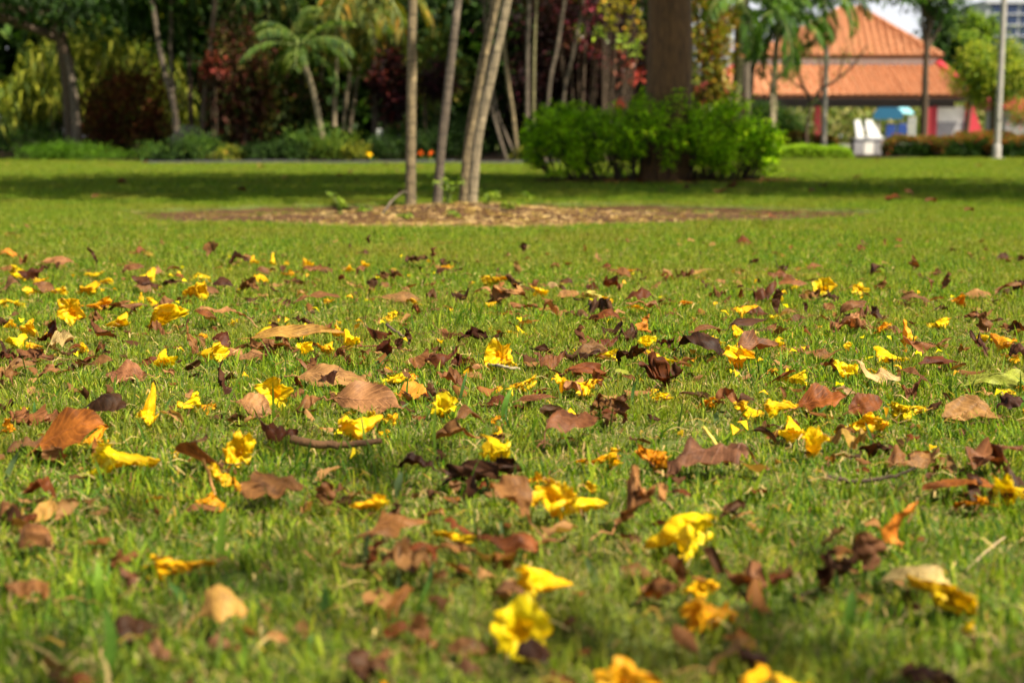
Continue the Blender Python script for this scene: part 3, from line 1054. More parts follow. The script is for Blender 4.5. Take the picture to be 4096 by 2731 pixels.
def make_flower(pos, w, h, pose, colc, seed):
    r = np.random.default_rng(seed)
    base = np.array(FCOL[colc]) * r.uniform(.88, 1.06) * np.array([1, r.uniform(.82, 1.08), 1])
    nt_, ns = 9, 6
    t0 = 0.60
    open_ = {'c': .8, 'l': .75, 'r': .75, 'd': .9, 'b': .5, 'o': 1.2, 's': .65, 'u': .8, 'p': .8}[pose]
    fl = r.uniform(.28, .4) * open_
    ph0 = r.uniform(0, 6.28)
    def surf(t, th, lobe_s=None):
        rad = 0.03 + 0.17 * np.minimum(t / t0, 1) ** 0.8
        x = np.minimum(t, t0) + 0
        s = np.clip((t - t0) / (1 - t0), 0, 1)
        rad = rad + fl * s * (0.55 + .45 * open_ * s)
        x = x + 0.26 * np.sin(s * 2.0) * (1.3 - .6 * open_)
        return np.stack([x, rad * np.cos(th + ph0), rad * np.sin(th + ph0)], -1)
    amp = {'c': .085, 'l': .035, 'r': .035, 'd': .035, 'b': .03, 'o': .03, 's': .035, 'u': .03, 'p': .03}[pose] * r.uniform(1.1, 1.9)
    flat = {'c': .45, 'd': .6, 'p': .7}.get(pose, .85)
    dirs = {'c': (r.uniform(-1, 1), r.uniform(-1, .6), r.uniform(-.3, .5)), 'l': (-.95, -.35, .12), 'r': (.95, -.35, .12), 'd': (r.uniform(-.5, .5), -.6, -.55),
            'b': (r.uniform(-.2, .2), -.2, -1), 'o': (r.uniform(-.3, .3), -.95, .32), 's': (r.uniform(-.25, .25), -.3, 1) if r.uniform() < .5 else (r.uniform(-.3, .3), -.3, -1),
            'u': (r.uniform(-.6, .6), -.55, .75), 'p': (-.75, -.55, -.5)}[pose]
    M = frame(dirs, r.uniform(0, 6.28))
    grids = []
    T = np.linspace(0, t0, nt_); TH = np.linspace(0, 2 * math.pi, 31)
    tt, hh = np.meshgrid(T, TH, indexing='ij')
    P = surf(tt, hh)
    P[..., 1:] *= (1 + .10 * np.cos(5 * hh + 1))[..., None] * (1)
    grids.append((P, tt, hh / 6.283))
    for k in range(5):
        hc = (k + .5) * 2 * math.pi / 5
        S = np.linspace(0, 1, 9); U = np.linspace(-1, 1, 11)
        ss, uu = np.meshgrid(S, U, indexing='ij')
        notch = 0.10 * np.cos(uu * 3.1) * (ss ** 3)
        half = (math.pi / 5) * (1 + .35 * np.sin(ss * 2.6)) * np.sqrt(np.clip(1 - (ss * .97) ** 4, 0, 1))
        tl = t0 + (1 - t0) * ss * (1 - .16 * uu ** 2 * ss) 
        th = hc + uu * half
        P = surf(tl, th)
        bend = r.uniform(-.28, .35) * ss ** 2
        P[..., 0] += bend * .5 + .05 * np.sin(uu * r.uniform(4, 8) + r.uniform(0, 6)) * ss + .02 * np.sin(uu * 13 + k) * ss ** 2
        P[..., 1:] *= (1 + .03 * np.sin(uu * 9 + k) * ss)[..., None]
        P[..., 1:] *= (1 + .1 * np.cos(5 * th[0:1] + 1) * (1 - ss))[..., None]
        grids.append((P, .6 + .4 * ss, hc / 6.283 + uu * .1))
    sizes = [g[0].shape[:2] for g in grids]
    allP = np.concatenate([g[0].reshape(-1, 3) for g in grids])
    allP[:, 0] -= .5
    allP = wavy(allP, r, amp, 5.0)
    allP = wavy(allP, r, amp * .35, 16.0)
    ax = np.ones(3); ax[r.integers(1, 3)] = flat; allP *= ax
    # bend along the tube
    kb = r.normal(0, .35); allP[:, 2] += kb * allP[:, 0] ** 2
    W = allP @ M
    if pose in 'cd': W[:, 2] *= .6
    W = fit(W, w, h, 0.0)
    root = thing("fallen_flower", None, "flower", pos, "yellow trumpet flowers fallen on the grass")
    i0 = 0
    for gi_, ((P, uu_, vv_), (a, b)) in enumerate(zip(grids, sizes)):
        V = W[i0:i0 + a * b]; i0 += a * b
        idx = (np.arange(a - 1)[:, None] * b + np.arange(b - 1)[None, :]).ravel()
        F = np.stack([idx, idx + 1, idx + 1 + b, idx + b], 1)
        me = mesh("flower_tube" if gi_ == 0 else "petal", V, F, M_PETAL, True, uv=np.stack([uu_.ravel(), vv_.ravel()], 1))
        c = base * (1, .86, 1) if gi_ == 0 else base * np.array([1, r.uniform(.9, 1.05), 1])
        link("flower_tube" if gi_ == 0 else "petal", me, root, color=tuple(np.clip(c, 0, 1)))
    return root

def leaf_grid(r, aspect, pose):
    nu, nv = 27, 11
    s = np.linspace(0, 1, nu); v = np.linspace(-1, 1, nv)
    ss, vv = np.meshgrid(s, v, indexing='ij')
    peak = r.uniform(.42, .58)
    e1 = r.uniform(.65, .85)
    prof = np.sin(math.pi * np.clip(ss, 0, 1) ** (math.log(.5) / math.log(peak))) ** e1
    prof *= (1 - .5 * np.clip((ss - .86) / .14, 0, 1) * .6)
    half = .5 * aspect * prof
    kc = {'f': .5, 'a': 1.0, 'w': 1.2, 'c': 3.4, 'v': 1.0, 's': 1.6, 'h': 2.2}[pose] * r.uniform(.7, 1.2)
    kl = {'f': .35, 'a': 1.5, 'w': .9, 'c': .9, 'v': .8, 's': .8, 'h': 1.9}[pose] * r.uniform(.7, 1.25)
    tw = {'f': .25, 'a': .35, 'w': .9, 'c': .5, 'v': .5, 's': .9, 'h': .4}[pose] * r.uniform(-1, 1)
    # across: circular arc (curling up), V crease for folded leaves
    ang = vv * kc * .5 * (0.6 + .4 * prof)
    rad = half / np.maximum(kc * .5, .05)
    y = rad * np.sin(ang); z = rad * (1 - np.cos(ang))
    if pose in 'v':
        f = r.uniform(.5, 1.0)
        y2 = half * vv * math.cos(f); z2 = half * np.abs(vv) * math.sin(f)
        y = .35 * y + .65 * y2; z = .35 * z + .65 * z2
    if pose in 'ah': z = -z if r.uniform() < .75 else z
    # margin ripple
    fr = r.uniform(7, 13); z = z + (.03 + .03 * r.uniform()) * aspect * np.sin(ss * fr + r.uniform(0, 6) + vv) * vv ** 2 * (2.2 if pose == 'w' else 1)
    # crease between side veins
    z = z + .006 * np.cos((ss - np.abs(vv) * .12) * 9 * 2 * math.pi) * (1 - np.abs(vv)) * (np.abs(vv) > .05)
    # twist
    a = tw * (ss - .5); y, z = y * np.cos(a) - z * np.sin(a), y * np.sin(a) + z * np.cos(a)
    # along: circular arc (ends down for arched)
    b = kl * (ss - .5); R = 1 / max(kl, .05)
    x = (R + (z if True else 0)) * np.sin(b); zz = (R + z) * np.cos(b) - R
    if pose in 'vcs' and r.uniform() < .6: zz = -zz + 0
    P = np.stack([x, y, zz], -1)
    return P, ss, vv, nu, nv
def sweep(me_name, C, R, n, N, color, root):
    V, F = tube(C, R, n)
    link(me_name, mesh(me_name, V, F, M_STALK), root, color=color)
def make_leaf(pos, w, h, pose, colc, dep, seed, group="dry leaves scattered over the grass"):
    r = np.random.default_rng(seed)
    base = np.array(LCOL[colc]) * r.uniform(.8, 1.15) * np.array([1, r.uniform(.9, 1.1), r.uniform(.85, 1.1)])
    ratio = h / w
    asp = r.uniform(.38, .52)
    if pose == 's': asp = min(max(.9 * w / h, .3), .6)
    if pose == 'f': asp = r.uniform(.36, .46)
    P, ss, vv, nu, nv = leaf_grid(r, asp, pose)
    L = P.reshape(-1, 3)
    # stalk runs under the midrib and on beyond the base
    mid = P[:, nv // 2]; nrm = np.gradient(mid, axis=0); 
    ext = [mid[0] - nrm[0] / np.linalg.norm(nrm[0]) * q + np.array([0, r.normal(0, .015), .02 * q * 8 * r.uniform(-1, 1)]) for q in (.20, .13, .06)]
    cen = np.concatenate([np.array(ext), mid]); 
    k0 = len(L); L = np.concatenate([L, cen])
    amp = {'f': .016, 'a': .034, 'w': .09, 'c': .045, 'v': .04, 's': .045, 'h': .04}[pose]
    for q in range(3):      # sharp creases where the drying blade buckled
        kv = r.normal(0, 1, 3); kv /= np.linalg.norm(kv); kv *= r.uniform(5, 11)
        L = L + (r.normal(0, 1, 3) * amp * 1.3) * (np.abs(np.sin(L @ kv + r.uniform(0, 6))) - .6)[:, None]
    L = wavy(L, r, amp, 4.5); L = wavy(L, r, amp * .3, 14)
    yaw = r.uniform(-.5, .5)
    if pose == 'f':     # blade tipped so that its face shows to the lens
        M = frame((math.cos(yaw * .6) * r.choice([-1, 1]), math.sin(yaw * .6), r.uniform(-.05, .12)), 0)
        W = L @ M; c, s_ = math.cos(r.uniform(.2, .5)), 0
        t = r.uniform(.25, .6); R_ = np.array([[1, 0, 0], [0, math.cos(t), math.sin(t)], [0, -math.sin(t), math.cos(t)]]); W = W @ R_
    elif pose == 's':
        M = frame((r.uniform(-.35, .35), r.uniform(-.3, .2), 1), r.uniform(-.6, .6) + (math.pi / 2 if r.uniform() < .3 else 0) + math.pi)
        W = L @ M
    elif pose in 'h':
        M = frame((r.uniform(-.6, .6), -.5, .8), math.pi + r.uniform(-.5, .5)); W = L @ M
    else:
        M = frame((math.cos(yaw) * r.choice([-1, 1]), math.sin(yaw), r.uniform(-.12, .2)), r.uniform(-.25, .25))
        W = L @ M
        t = r.uniform(.1, .5); R_ = np.array([[1, 0, 0], [0, math.cos(t), math.sin(t)], [0, -math.sin(t), math.cos(t)]]); W = W @ R_
    W = fit(W, w, h, 0.006, .6, 1.6, 1.0)
    root = thing("dry_leaf", None, "leaf", pos, group)
    V = W[:k0]
    idx = (np.arange(nu - 1)[:, None] * nv + np.arange(nv - 1)[None, :]).ravel()
    F = np.stack([idx, idx + 1, idx + 1 + nv, idx + nv], 1)
    me = mesh("leaf_blade", V, F, M_DRY, True, uv=np.stack([ss.ravel(), (vv.ravel() + 1) / 2], 1))
    link("leaf_blade", me, root, color=tuple(np.clip(base, 0, 1)))
    C = W[k0:]; n = len(C); Lr = float(np.linalg.norm(C[-1] - C[0]))
    R_ = np.interp(np.arange(n), [0, 3, n - 1], [.012, .010, .002]) * min(max(Lr, .03), .16) * .8
    sc = tuple(np.clip(base * (1.15, 1.0, .9), 0, 1))
    sweep("stalk", C, R_, 5, None, sc, root)
    return root

items = []
def parse(txt, kind):
    for ln in txt.strip().splitlines():
        body, _, nm = ln.partition('|'); items.append((kind, body.split(), nm.strip() or None))
parse(FLOWERS, 'flower'); parse(LEAVES, 'leaf')

built = []
for i, (kind, row, nm) in enumerate(items):
    sx, sy, g, wm, hm, dep, dist = survey(row)
    colc, pose = row[5], row[6]
    pos = (g[0], g[1], float(gz(g[0], g[1])) + 0.004)
    if kind == 'flower':
        far_ = 1 if dist > 3.3 else 0
        o = make_flower(pos, wm * (1.1 + .08 * far_), hm / math.cos(dep) * (1.15 + .15 * far_), pose, colc, 1000 + i)
        desc = (FNAME[colc], FPOSE[pose], 'flower')
    else:
        far_ = 1 if dist > 3.3 else 0
        o = make_leaf(pos, wm * (1.2 + .05 * far_), hm / math.cos(dep) * (1.15 + .2 * far_), pose, colc, dep, 5000 + i)
        desc = (LNAME[colc], LPOSE[pose], 'leaf')
    built.append(dict(o=o, nm=nm, x=sx, y=sy, w=wm, desc=desc, kind=kind))

# labels: landmarks carry their own description, the others are told apart by the landmark they lie next to
used = set()
marks = [b for b in built if b['nm']]
for b in marks:
    n = b['nm']
    if len(n.split()) < 4: n = n + ' on the grass'
    b['o']['label'] = n; used.add(n)
def size_word(b):
    m = (0.045, 0.075) if b['kind'] == 'flower' else (0.05, 0.11)
    return 'small' if b['w'] < m[0] else ('large' if b['w'] > m[1] else 'medium-sized')
for b in sorted([b for b in built if not b['nm']], key=lambda b: -b['w']):
    near_ = sorted(marks, key=lambda m: math.hypot(m['x'] - b['x'], 1.6 * (m['y'] - b['y'])))[:7]
    head = "%s %s %s %s" % (size_word(b), b['desc'][0], b['desc'][1], b['desc'][2])
    done = None
    for m in near_:
        dx = b['x'] - m['x']; dy = b['y'] - m['y']; d = math.hypot(dx, dy)
        lr = 'left of' if dx < 0 else 'right of'; fb = 'behind' if dy < 0 else 'in front of'
        if abs(dx) > 1.4 * abs(dy): rel = lr
        elif abs(dy) > 1.4 * abs(dx): rel = fb
        else: rel = ('behind and ' if dy < 0 else 'in front and ') + lr
        pre = ['just '] if d < 150 else ([''] if d < 330 else ['some way '])
        for p_ in pre:
            lab = "%s %s%s the %s" % (head, p_, rel, m['nm'])
            if len(lab.split()) <= 16 and lab not in used: done = lab; break
        if done: break
    if not done: done = head + " lying on the grass"
    b['o']['label'] = done; used.add(done)

# twigs and thin stalks
def twig(name, label, pts, r0, r1, mat, color=None, n=7, cat="twig"):
    P = curve_pts(pts, 14)
    P = P + np.random.default_rng(len(label)).normal(0, r0 * .25, P.shape)
    V, F = tube(P, np.linspace(r0, r1, 14), n, wob=.12, seed=3)
    base = P[0].copy(); base[2] = 0
    me = mesh(name, V - base, F, mat); o = link(name, me, loc=tuple(base), color=color)
    return tag(o, label, cat)
def tp(t, x, y, z): g = ground(TILES[t][0] + x / ZK, TILES[t][1] + y / ZK, z); return tuple(g)
twig("twig", "thick brown twig lying flat in front of the peaked flower", [tp('A', 1925, 1425, .028), tp('A', 2150, 1445, .03), tp('B', 150, 1450, .03), tp('B', 370, 1425, .032)], .0075, .005, M_BROAD)
twig("twig", "pale bleached stick at the foot of the upright central flower", [tp('B', 1075, 920, .022), tp('B', 1180, 935, .03), tp('B', 1285, 950, .02)], .004, .0035, M_PALEBARK)
twig("twig", "thin brown twig slanting in front of the near-black curled leaf at left", [tp('B', 405, 655, .05), tp('B', 470, 705, .035), tp('B', 530, 745, .02)], .004, .003, M_BARK)
twig("twig", "long curved twig rising to the right of the olive leaf", [tp('F', 1010, 215, .02), tp('F', 1250, 235, .022), tp('F', 1450, 205, .03), tp('F', 1600, 140, .045)], .004, .002, M_BARK)
twig("leaf_stalk", "yellow leaf stalk leaning across the big mauve leaf", [tp('C', 190, 1330, .07), tp('C', 260, 1420, .05), tp('F', 310, 50, .04), tp('F', 350, 130, .035)], .0025, .003, M_STALK, (0.62, 0.48, 0.08), cat="stalk")
twig("leaf_stalk", "thin red-brown stalk reaching left toward the maroon leaf", [tp('B', 200, 800, .02), tp('B', 380, 800, .024), tp('B', 570, 830, .02)], .0018, .0014, M_STALK, (0.22, 0.06, 0.03), cat="stalk")
twig("leaf_stalk", "orange-brown straw stalk sticking up beside the lower left flower pair", [tp('D', 1420, 330, .012), tp('D', 1380, 200, .04), tp('D', 1335, 90, .07)], .0022, .0016, M_STALK, (0.42, 0.2, 0.06), cat="stalk")
twig("leaf_stalk", "dry straw stalk lying across the grass at lower right", [tp('F', 1920, 830, .012), tp('F', 2060, 700, .018), tp('F', 2190, 600, .015)], .0012, .0009, M_STALK, (0.5, 0.36, 0.2), cat="stalk")

# broad grass blades that stand out of the turf
BLADES = """
A 1460 1320 1620 955 16|A 1250 1240 1360 1080 22|A 1080 1240 1180 1110 18|A 800 1250 690 1105 14|A 640 1300 820 1210 16|A 330 1180 400 1070 16
A 2060 1080 2090 970 12|A 640 880 710 790 10|A 1020 1060 1160 1090 6|A 130 1560 150 1440 34|A 230 1290 225 1160 22|A 980 1500 890 1270 18
B 1190 1320 1240 1070 50|B 540 1200 548 1010 16|B 880 1210 940 960 22|B 250 970 420 860 8|B 300 990 440 840 9|B 430 1290 560 1170 26
B 2030 1230 2060 1020 22|B 1250 1400 1200 1200 16|B 1430 1560 1370 1350 14|B 2140 1230 2135 1090 12|B 1860 1080 1800 1150 12|B 560 800 565 720 6
C 300 840 420 680 12|C 870 1330 1010 1185 32|C 1150 1390 1040 1260 16|C 1310 1480 1260 1300 18|C 290 1340 290 1230 60|C 0 610 65 520 6
C 230 950 300 830 8|C 1020 640 975 530 6|C 2290 1270 2305 1120 30|C 75 920 45 810 18|C 600 880 625 770 7|C 1130 1280 1200 1150 12
D 1450 800 1500 380 60|D 680 1568 680 1050 90|D 660 1070 650 760 80|D 390 700 300 570 50|D 640 1120 590 880 45|D 1250 1080 1110 900 60
D 1560 1560 1560 1160 50|D 2010 1400 2060 1240 40|D 2210 1120 2120 900 36|D 1880 380 1890 230 22|D 1500 300 1540 120 24|D 20 250 130 30 40
E 500 370 510 170 60|E 240 800 262 480 30|E 640 1000 710 770 36|E 470 1000 485 800 36|E 1210 680 1160 490 30|E 590 1120 690 880 36
E 1790 950 1720 730 60|E 990 340 830 210 30|E 1090 320 1050 60 20|E 1540 560 1545 330 26|E 1370 560 1330 560 40|E 20 1150 10 940 60
F 1150 1240 1175 940 80|F 1290 950 1400 820 90|F 1030 980 1040 760 30|F 1090 1010 1100 790 30|F 990 420 870 190 22|F 1900 1500 1860 1280 70
F 150 1180 250 1420 60|F 920 390 860 270 24|F 1380 500 1480 350 36|F 190 880 260 760 50|F 2230 1568 2100 1420 60|F 560 1180 540 1060 40
"""
def broad_blade(b0, b1, wpx, seed):
    r = np.random.default_rng(seed)
    g = ground(b0[0], b0[1], 0.004)
    d1 = ray(*b1); t = g[1] / d1[1]; tip = np.array([d1[0] * t, g[1], CAM_H + d1[2] * t])
    if tip[2] < 0.02: tip[2] = 0.02
    g[2] = float(gz(g[0], g[1])) - .004
    dist = np.linalg.norm(g); w = wpx / ZK / FS * dist
    w = min(w, .011)
    n = 9; s = np.linspace(0, 1, n)
    mid = g + (tip - g) * s[:, None]
    bow = np.array([r.uniform(-.2, .2), r.uniform(-.25, .25), 0.12]) * np.linalg.norm(tip - g)
    mid = mid + bow * (np.sin(s * math.pi) * .6)[:, None]
    prof = np.sin(np.clip(s * .86 + .14, 0, 1) * math.pi) ** .55
    side = np.array([1, r.uniform(-.5, .5), 0]); tw = r.uniform(-.6, .6)
    V = []
    for i in range(n):
        a = tw * s[i]; sd = np.array([math.cos(a), math.sin(a), 0]) * side[0]
        dn = np.array([-math.sin(a), math.cos(a), 0]) * .25
        hw = w / 2 * prof[i]
        V += [mid[i] - sd * hw, mid[i] + dn * hw, mid[i] + sd * hw]
    V = np.array(V) - g
    F = [(i * 3 + k, i * 3 + k + 1, i * 3 + k + 4, i * 3 + k + 3) for i in range(n - 1) for k in (0, 1)]
    c = np.array([(0.13, 0.27, 0.03), (0.09, 0.2, 0.04), (0.16, 0.24, 0.09), (0.2, 0.34, 0.03)][r.integers(0, 4)]) * r.uniform(.8, 1.15)
    o = link("broad_grass_blade", mesh("broad_grass_blade", V, F, M_BLADE), loc=tuple(g), color=tuple(c))
    return o
bl = []
for e in BLADES.replace("\n", "|").split("|"):
    if not e.strip(): continue
    t, x0, y0, x1, y1, w = e.split(); ox, oy = TILES[t]
    x0, y0, x1, y1, w = map(float, (x0, y0, x1, y1, w))
    o = broad_blade((ox + x0 / ZK, oy + y0 / ZK), (ox + x1 / ZK, oy + y1 / ZK), w, int(x0 + y0))
    sx, sy = ox + x0 / ZK, oy + y0 / ZK
    near_ = sorted(marks, key=lambda m: math.hypot(m['x'] - sx, 1.3 * (m['y'] - sy)))[:7]
    lean = 'leaning left' if x1 < x0 - 25 else ('leaning right' if x1 > x0 + 25 else 'standing upright')
    for m in near_:
        dx = sx - m['x']; dy = sy - m['y']
        rel = ('left of' if dx < 0 else 'right of') if abs(dx) > abs(dy) else ('behind' if dy < 0 else 'in front of')
        lab = "broad green grass blade %s %s the %s" % (lean, rel, m['nm'])
        if lab not in used and len(lab.split()) <= 16: break
    used.add(lab)
    tag(o, lab, "grass blade", "broad grass blades standing out of the turf")

# ------------------------------------------------------------------ plants
def unit(v): return v / (np.linalg.norm(v, axis=-1, keepdims=True) + 1e-9)
def leaf_mesh(name, P, D, L, W, pal, seed, mat=None, droop=0.25, clump_shade=None, parent=None, loc=(0, 0, 0)):
    """P base points, D directions, L lengths, W widths -> one mesh of folded leaves, 4 triangles each"""
    r = np.random.default_rng(seed); n = len(P)
    D = unit(D); S = unit(np.cross(D, np.array([0, 0, 1.]) + r.normal(0, .45, (n, 3)))); N = np.cross(S, D)
    L = (np.ones(n) * L)[:, None]; W = (np.ones(n) * W)[:, None]
    dz = np.array([0, 0, -1.])
    m = P + D * L * .48 + N * W * .12
    tip = P + D * L * (1 - droop * .3) + dz * L * droop
    V = np.stack([P, m + S * W * .5 + N * W * .18, m, m - S * W * .5 + N * W * .18, tip], 1).reshape(-1, 3)
    k = np.arange(n)[:, None] * 5
    F = np.concatenate([k + [0, 2, 1], k + [0, 3, 2], k + [1, 2, 4], k + [2, 3, 4]])
    cols = np.array([c for c, _ in pal]); wt = np.array([w for _, w in pal], float); wt /= wt.sum()
    c = cols[r.choice(len(cols), n, p=wt)] * r.uniform(.7, 1.3, n)[:, None]
    if clump_shade is not None: c = c * clump_shade[:, None]
    return link(name, mesh(name, V - np.array(loc), F, mat or M_FOL, False, np.concatenate([c] * 4)), parent)
def clumps(c, rad, nk, n, seed, spread=.28, shell=.55):
    """leaf positions in uneven clumps through an ellipsoid; also outward directions and a per-clump tint"""
    r = np.random.default_rng(seed); c = np.array(c, float); rad = np.array(rad, float)
    u = unit(r.normal(0, 1, (nk, 3))); q = r.uniform(shell, 1, nk)[:, None]
    K = u * q; tint = r.uniform(.75, 1.25, nk); ks = r.uniform(.6, 1.3, nk)
    i = r.integers(0, nk, n)
    X = K[i] + r.normal(0, 1, (n, 3)) * spread * ks[i][:, None]
    return c + X * rad, unit(X + r.normal(0, .6, (n, 3))), tint[i]
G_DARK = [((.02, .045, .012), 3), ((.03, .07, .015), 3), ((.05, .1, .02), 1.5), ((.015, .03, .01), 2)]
G_MID = [((.05, .11, .02), 3), ((.08, .16, .025), 3), ((.035, .08, .02), 2), ((.12, .2, .03), 1)]
G_LIME = [((.13, .20, .02), 3), ((.18, .25, .025), 2), ((.08, .14, .02), 3)]
G_SHRUB = [((.21, .38, .008), 4), ((.34, .52, .01), 4), ((.05, .11, .012), 2.5), ((.48, .66, .02), 2.5)]
G_YEL = [((.2, .22, .02), 3), ((.3, .31, .035), 2), ((.1, .14, .02), 3), ((.38, .38, .07), 1), ((.05, .08, .015), 3)]
C_RED = [((.12, .035, .02), 3), ((.17, .05, .028), 2), ((.05, .018, .012), 3), ((.2, .12, .03), 1.5), ((.09, .08, .02), 2)]
C_PURP = [((.018, .007, .010), 5), ((.032, .009, .016), 2), ((.012, .008, .008), 3), ((.07, .015, .03), .5)]
C_PINK = [((.4, .06, .09), 2), ((.5, .18, .14), 1), ((.2, .03, .05), 3), ((.25, .33, .04), 1.2)]
C_YELRED = [((.2, .18, .02), 4), ((.28, .17, .02), 2.5), ((.16, .06, .015), 2), ((.1, .13, .02), 4), ((.2, .04, .02), 1)]

def bush(name, label, cat, cx, y, z0, rad, pal, n, L, W, seed, nk=26, droop=.25, group=None, up=0.3, mat=None, stems=4, spread=.26, bark=None, shell=.5, sub=0.0):
    c = (cx, y, z0 + rad[2])
    root = thing(name, label, cat, (cx, y, 0), group)
    P, D, t = clumps((0, 0, z0 + rad[2]), rad, nk, n, seed, spread, shell)
    ok = P[:, 2] > sub + .02; P, D, t = P[ok], D[ok], t[ok]; n = len(P)
    D = unit(D + [0, 0, up]); r = np.random.default_rng(seed + 1)
    leaf_mesh("foliage", P, D, r.uniform(L * .6, L * 1.25, n), r.uniform(W * .7, W * 1.2, n), pal, seed, mat, droop, t, root)
    V = []; F = []; k = 0
    for i in range(stems):
        a = r.uniform(0, 6.28); b = np.array([rad[0] * .25 * math.cos(a), rad[1] * .25 * math.sin(a), 0]); e = np.array([rad[0] * .6 * math.cos(a), rad[1] * .6 * math.sin(a), z0 + rad[2] * r.uniform(.8, 1.5)])
        v, f = tube(curve_pts([b, (b + e) / 2 + r.normal(0, .06, 3) * rad[0], e], 8), np.linspace(.035, .01, 8) * max(rad[2], .5), 6)
        V.append(v); F.append(f + k); k += len(v)
    if stems: link("stems", mesh("stems", np.concatenate(V), np.concatenate(F), bark or M_BARK), root)
    return root

def frond_parts(r, L, e, az, droop, leaflet, n=34, wl=.035):
    t = np.linspace(0, 1, 12)
    ang = e - droop * t ** 1.4 * 1.6
    dx = np.cos(ang) * L / 11; dz = np.sin(ang) * L / 11
    x = np.concatenate([[0], np.cumsum(dx[:-1])]); z = np.concatenate([[0], np.cumsum(dz[:-1])])
    h = np.array([math.cos(az), math.sin(az), 0]); s = np.array([-math.sin(az), math.cos(az), 0])
    C = x[:, None] * h + z[:, None] * [0, 0, 1]
    q = np.linspace(.14, 1, n)
    PC = np.stack([np.interp(q, t, C[:, i]) for i in range(3)], 1)
    T = unit(np.gradient(PC, axis=0))
    P = []; D = []; LL = []
    for sg in (-1, 1):
        d = unit(T * .75 + sg * s * .95 + np.array([0, 0, -.25 + .3 * r.uniform()]) + r.normal(0, .09, (n, 3)))
        P.append(PC); D.append(d); LL.append(leaflet * (np.sin(q * 2.7 + .25) * .85 + .15) * r.uniform(.85, 1.1, n))
    return C, np.concatenate(P), np.concatenate(D), np.concatenate(LL)
def palm(name, label, pts, r0, r1, nf, fl, pal, seed, group=None, bark=None, leaflet=.4, droop=1.0, shaft=True, e0=(.2, 1.2), azs=None, ringh=.09, wl=.04, cat="palm tree", nl=34):
    pts = np.array(pts, float); base = pts[0].copy()
    r = np.random.default_rng(seed)
    root = thing(name, label, cat, tuple(base), group)
    Ln = sum(np.linalg.norm(pts[i + 1] - pts[i]) for i in range(len(pts) - 1))
    n = max(14, int(Ln / ringh) * 4)
    C = curve_pts(pts - base, n)
    i = np.arange(n); R = np.interp(i, [0, n * .06, n - 1], [r0 * 1.2, r0, r1]) * (1 - .03 * (i % 4 == 0) + .012 * (i % 4 == 2))
    V, F = tube(C, R, 12, wob=.02, seed=seed)
    link("trunk", mesh("trunk", V, F, bark or M_PALM), root)
    top = C[-1]
    if shaft:
        tdir = unit(C[-1] - C[-4])
        C2 = np.array([top + tdir * q for q in np.linspace(-.02, fl * .32, 8)])
        V, F = tube(C2, np.array([1.0, 1.25, 1.3, 1.2, 1.05, .9, .75, .5]) * r1 * 1.15, 10)
        link("crownshaft", mesh("crownshaft", V, F, M_SHAFT), root); top = C2[-2]
    for k in range(nf):
        az = azs[k % len(azs)] + r.normal(0, .15) if azs else k * 2.4 + r.uniform(-.3, .3)
        f = k / max(nf - 1, 1); e = e0[0] + (e0[1] - e0[0]) * f + r.uniform(-.12, .12)
        Cf, P, D, LL = frond_parts(r, fl * r.uniform(.8, 1.1), e, az, droop * r.uniform(.8, 1.15), leaflet, nl)
        fr = leaf_mesh("frond", P + top, D, LL, wl, [(c * np.array(1.0) if False else tuple(np.array(c) * r.uniform(.8, 1.2)), w) for c, w in pal], seed * 31 + k, None, .4, None, root)
        V, F = tube(Cf + top, np.linspace(.016, .004, len(Cf)) * fl / 1.4, 5)
        link("rachis", mesh("rachis", V, F, M_SHAFT), fr)
    return root
M_SHAFT = simple("palm_shaft", (0.20, 0.25, 0.06), 0.5, 4, .3)

def limb_tree(name, label, base, trunk, crown_c, crown_r, pal, n, L, W, seed, nk=60, bark=None, cat="tree", limbs=7, group=None, spread=.2, droop=.3, up=0.0, mat=None, shell=.35, tn=14):
    """trunk: list of (dx,dy,z,r) relative to base"""
    r = np.random.default_rng(seed)
    root = thing(name, label, cat, (base[0], base[1], 0), group)
    T = np.array([t[:3] for t in trunk], float); Rr = [t[3] for t in trunk]
    m = 22; C = curve_pts(T, m); R = np.interp(np.linspace(0, len(trunk) - 1, m), range(len(trunk)), Rr)
    V, F = tube(C, R, tn, wob=.045, seed=seed); Vs = [V]; Fs = [F]; k = len(V)
    cc = np.array(crown_c, float); cr = np.array(crown_r, float)
    for i in range(limbs):
        s = C[int(m * r.uniform(.72, .98))] ; u = unit(r.normal(0, 1, 3)); e = cc + u * cr * r.uniform(.5, .8)
        v, f = tube(curve_pts([s, (s + e) / 2 + r.normal(0, .1, 3) * cr + [0, 0, .06 * cr[2]], e], 10), np.linspace(R[-1] * .75, R[-1] * .12, 10), 7)
        Vs.append(v); Fs.append(f + k); k += len(v)
    link("trunk", mesh("trunk", np.concatenate(Vs), np.concatenate(Fs), bark or M_BARK), root)
    P, D, t = clumps(cc, cr, nk, n, seed, spread, shell)
    ok = P[:, 2] > .3; P, D, t = P[ok], D[ok], t[ok]; n = len(P)
    leaf_mesh("crown", P, unit(D + [0, 0, up]), r.uniform(L * .6, L * 1.3, n), W, pal, seed, mat, droop, t, root)
    return root

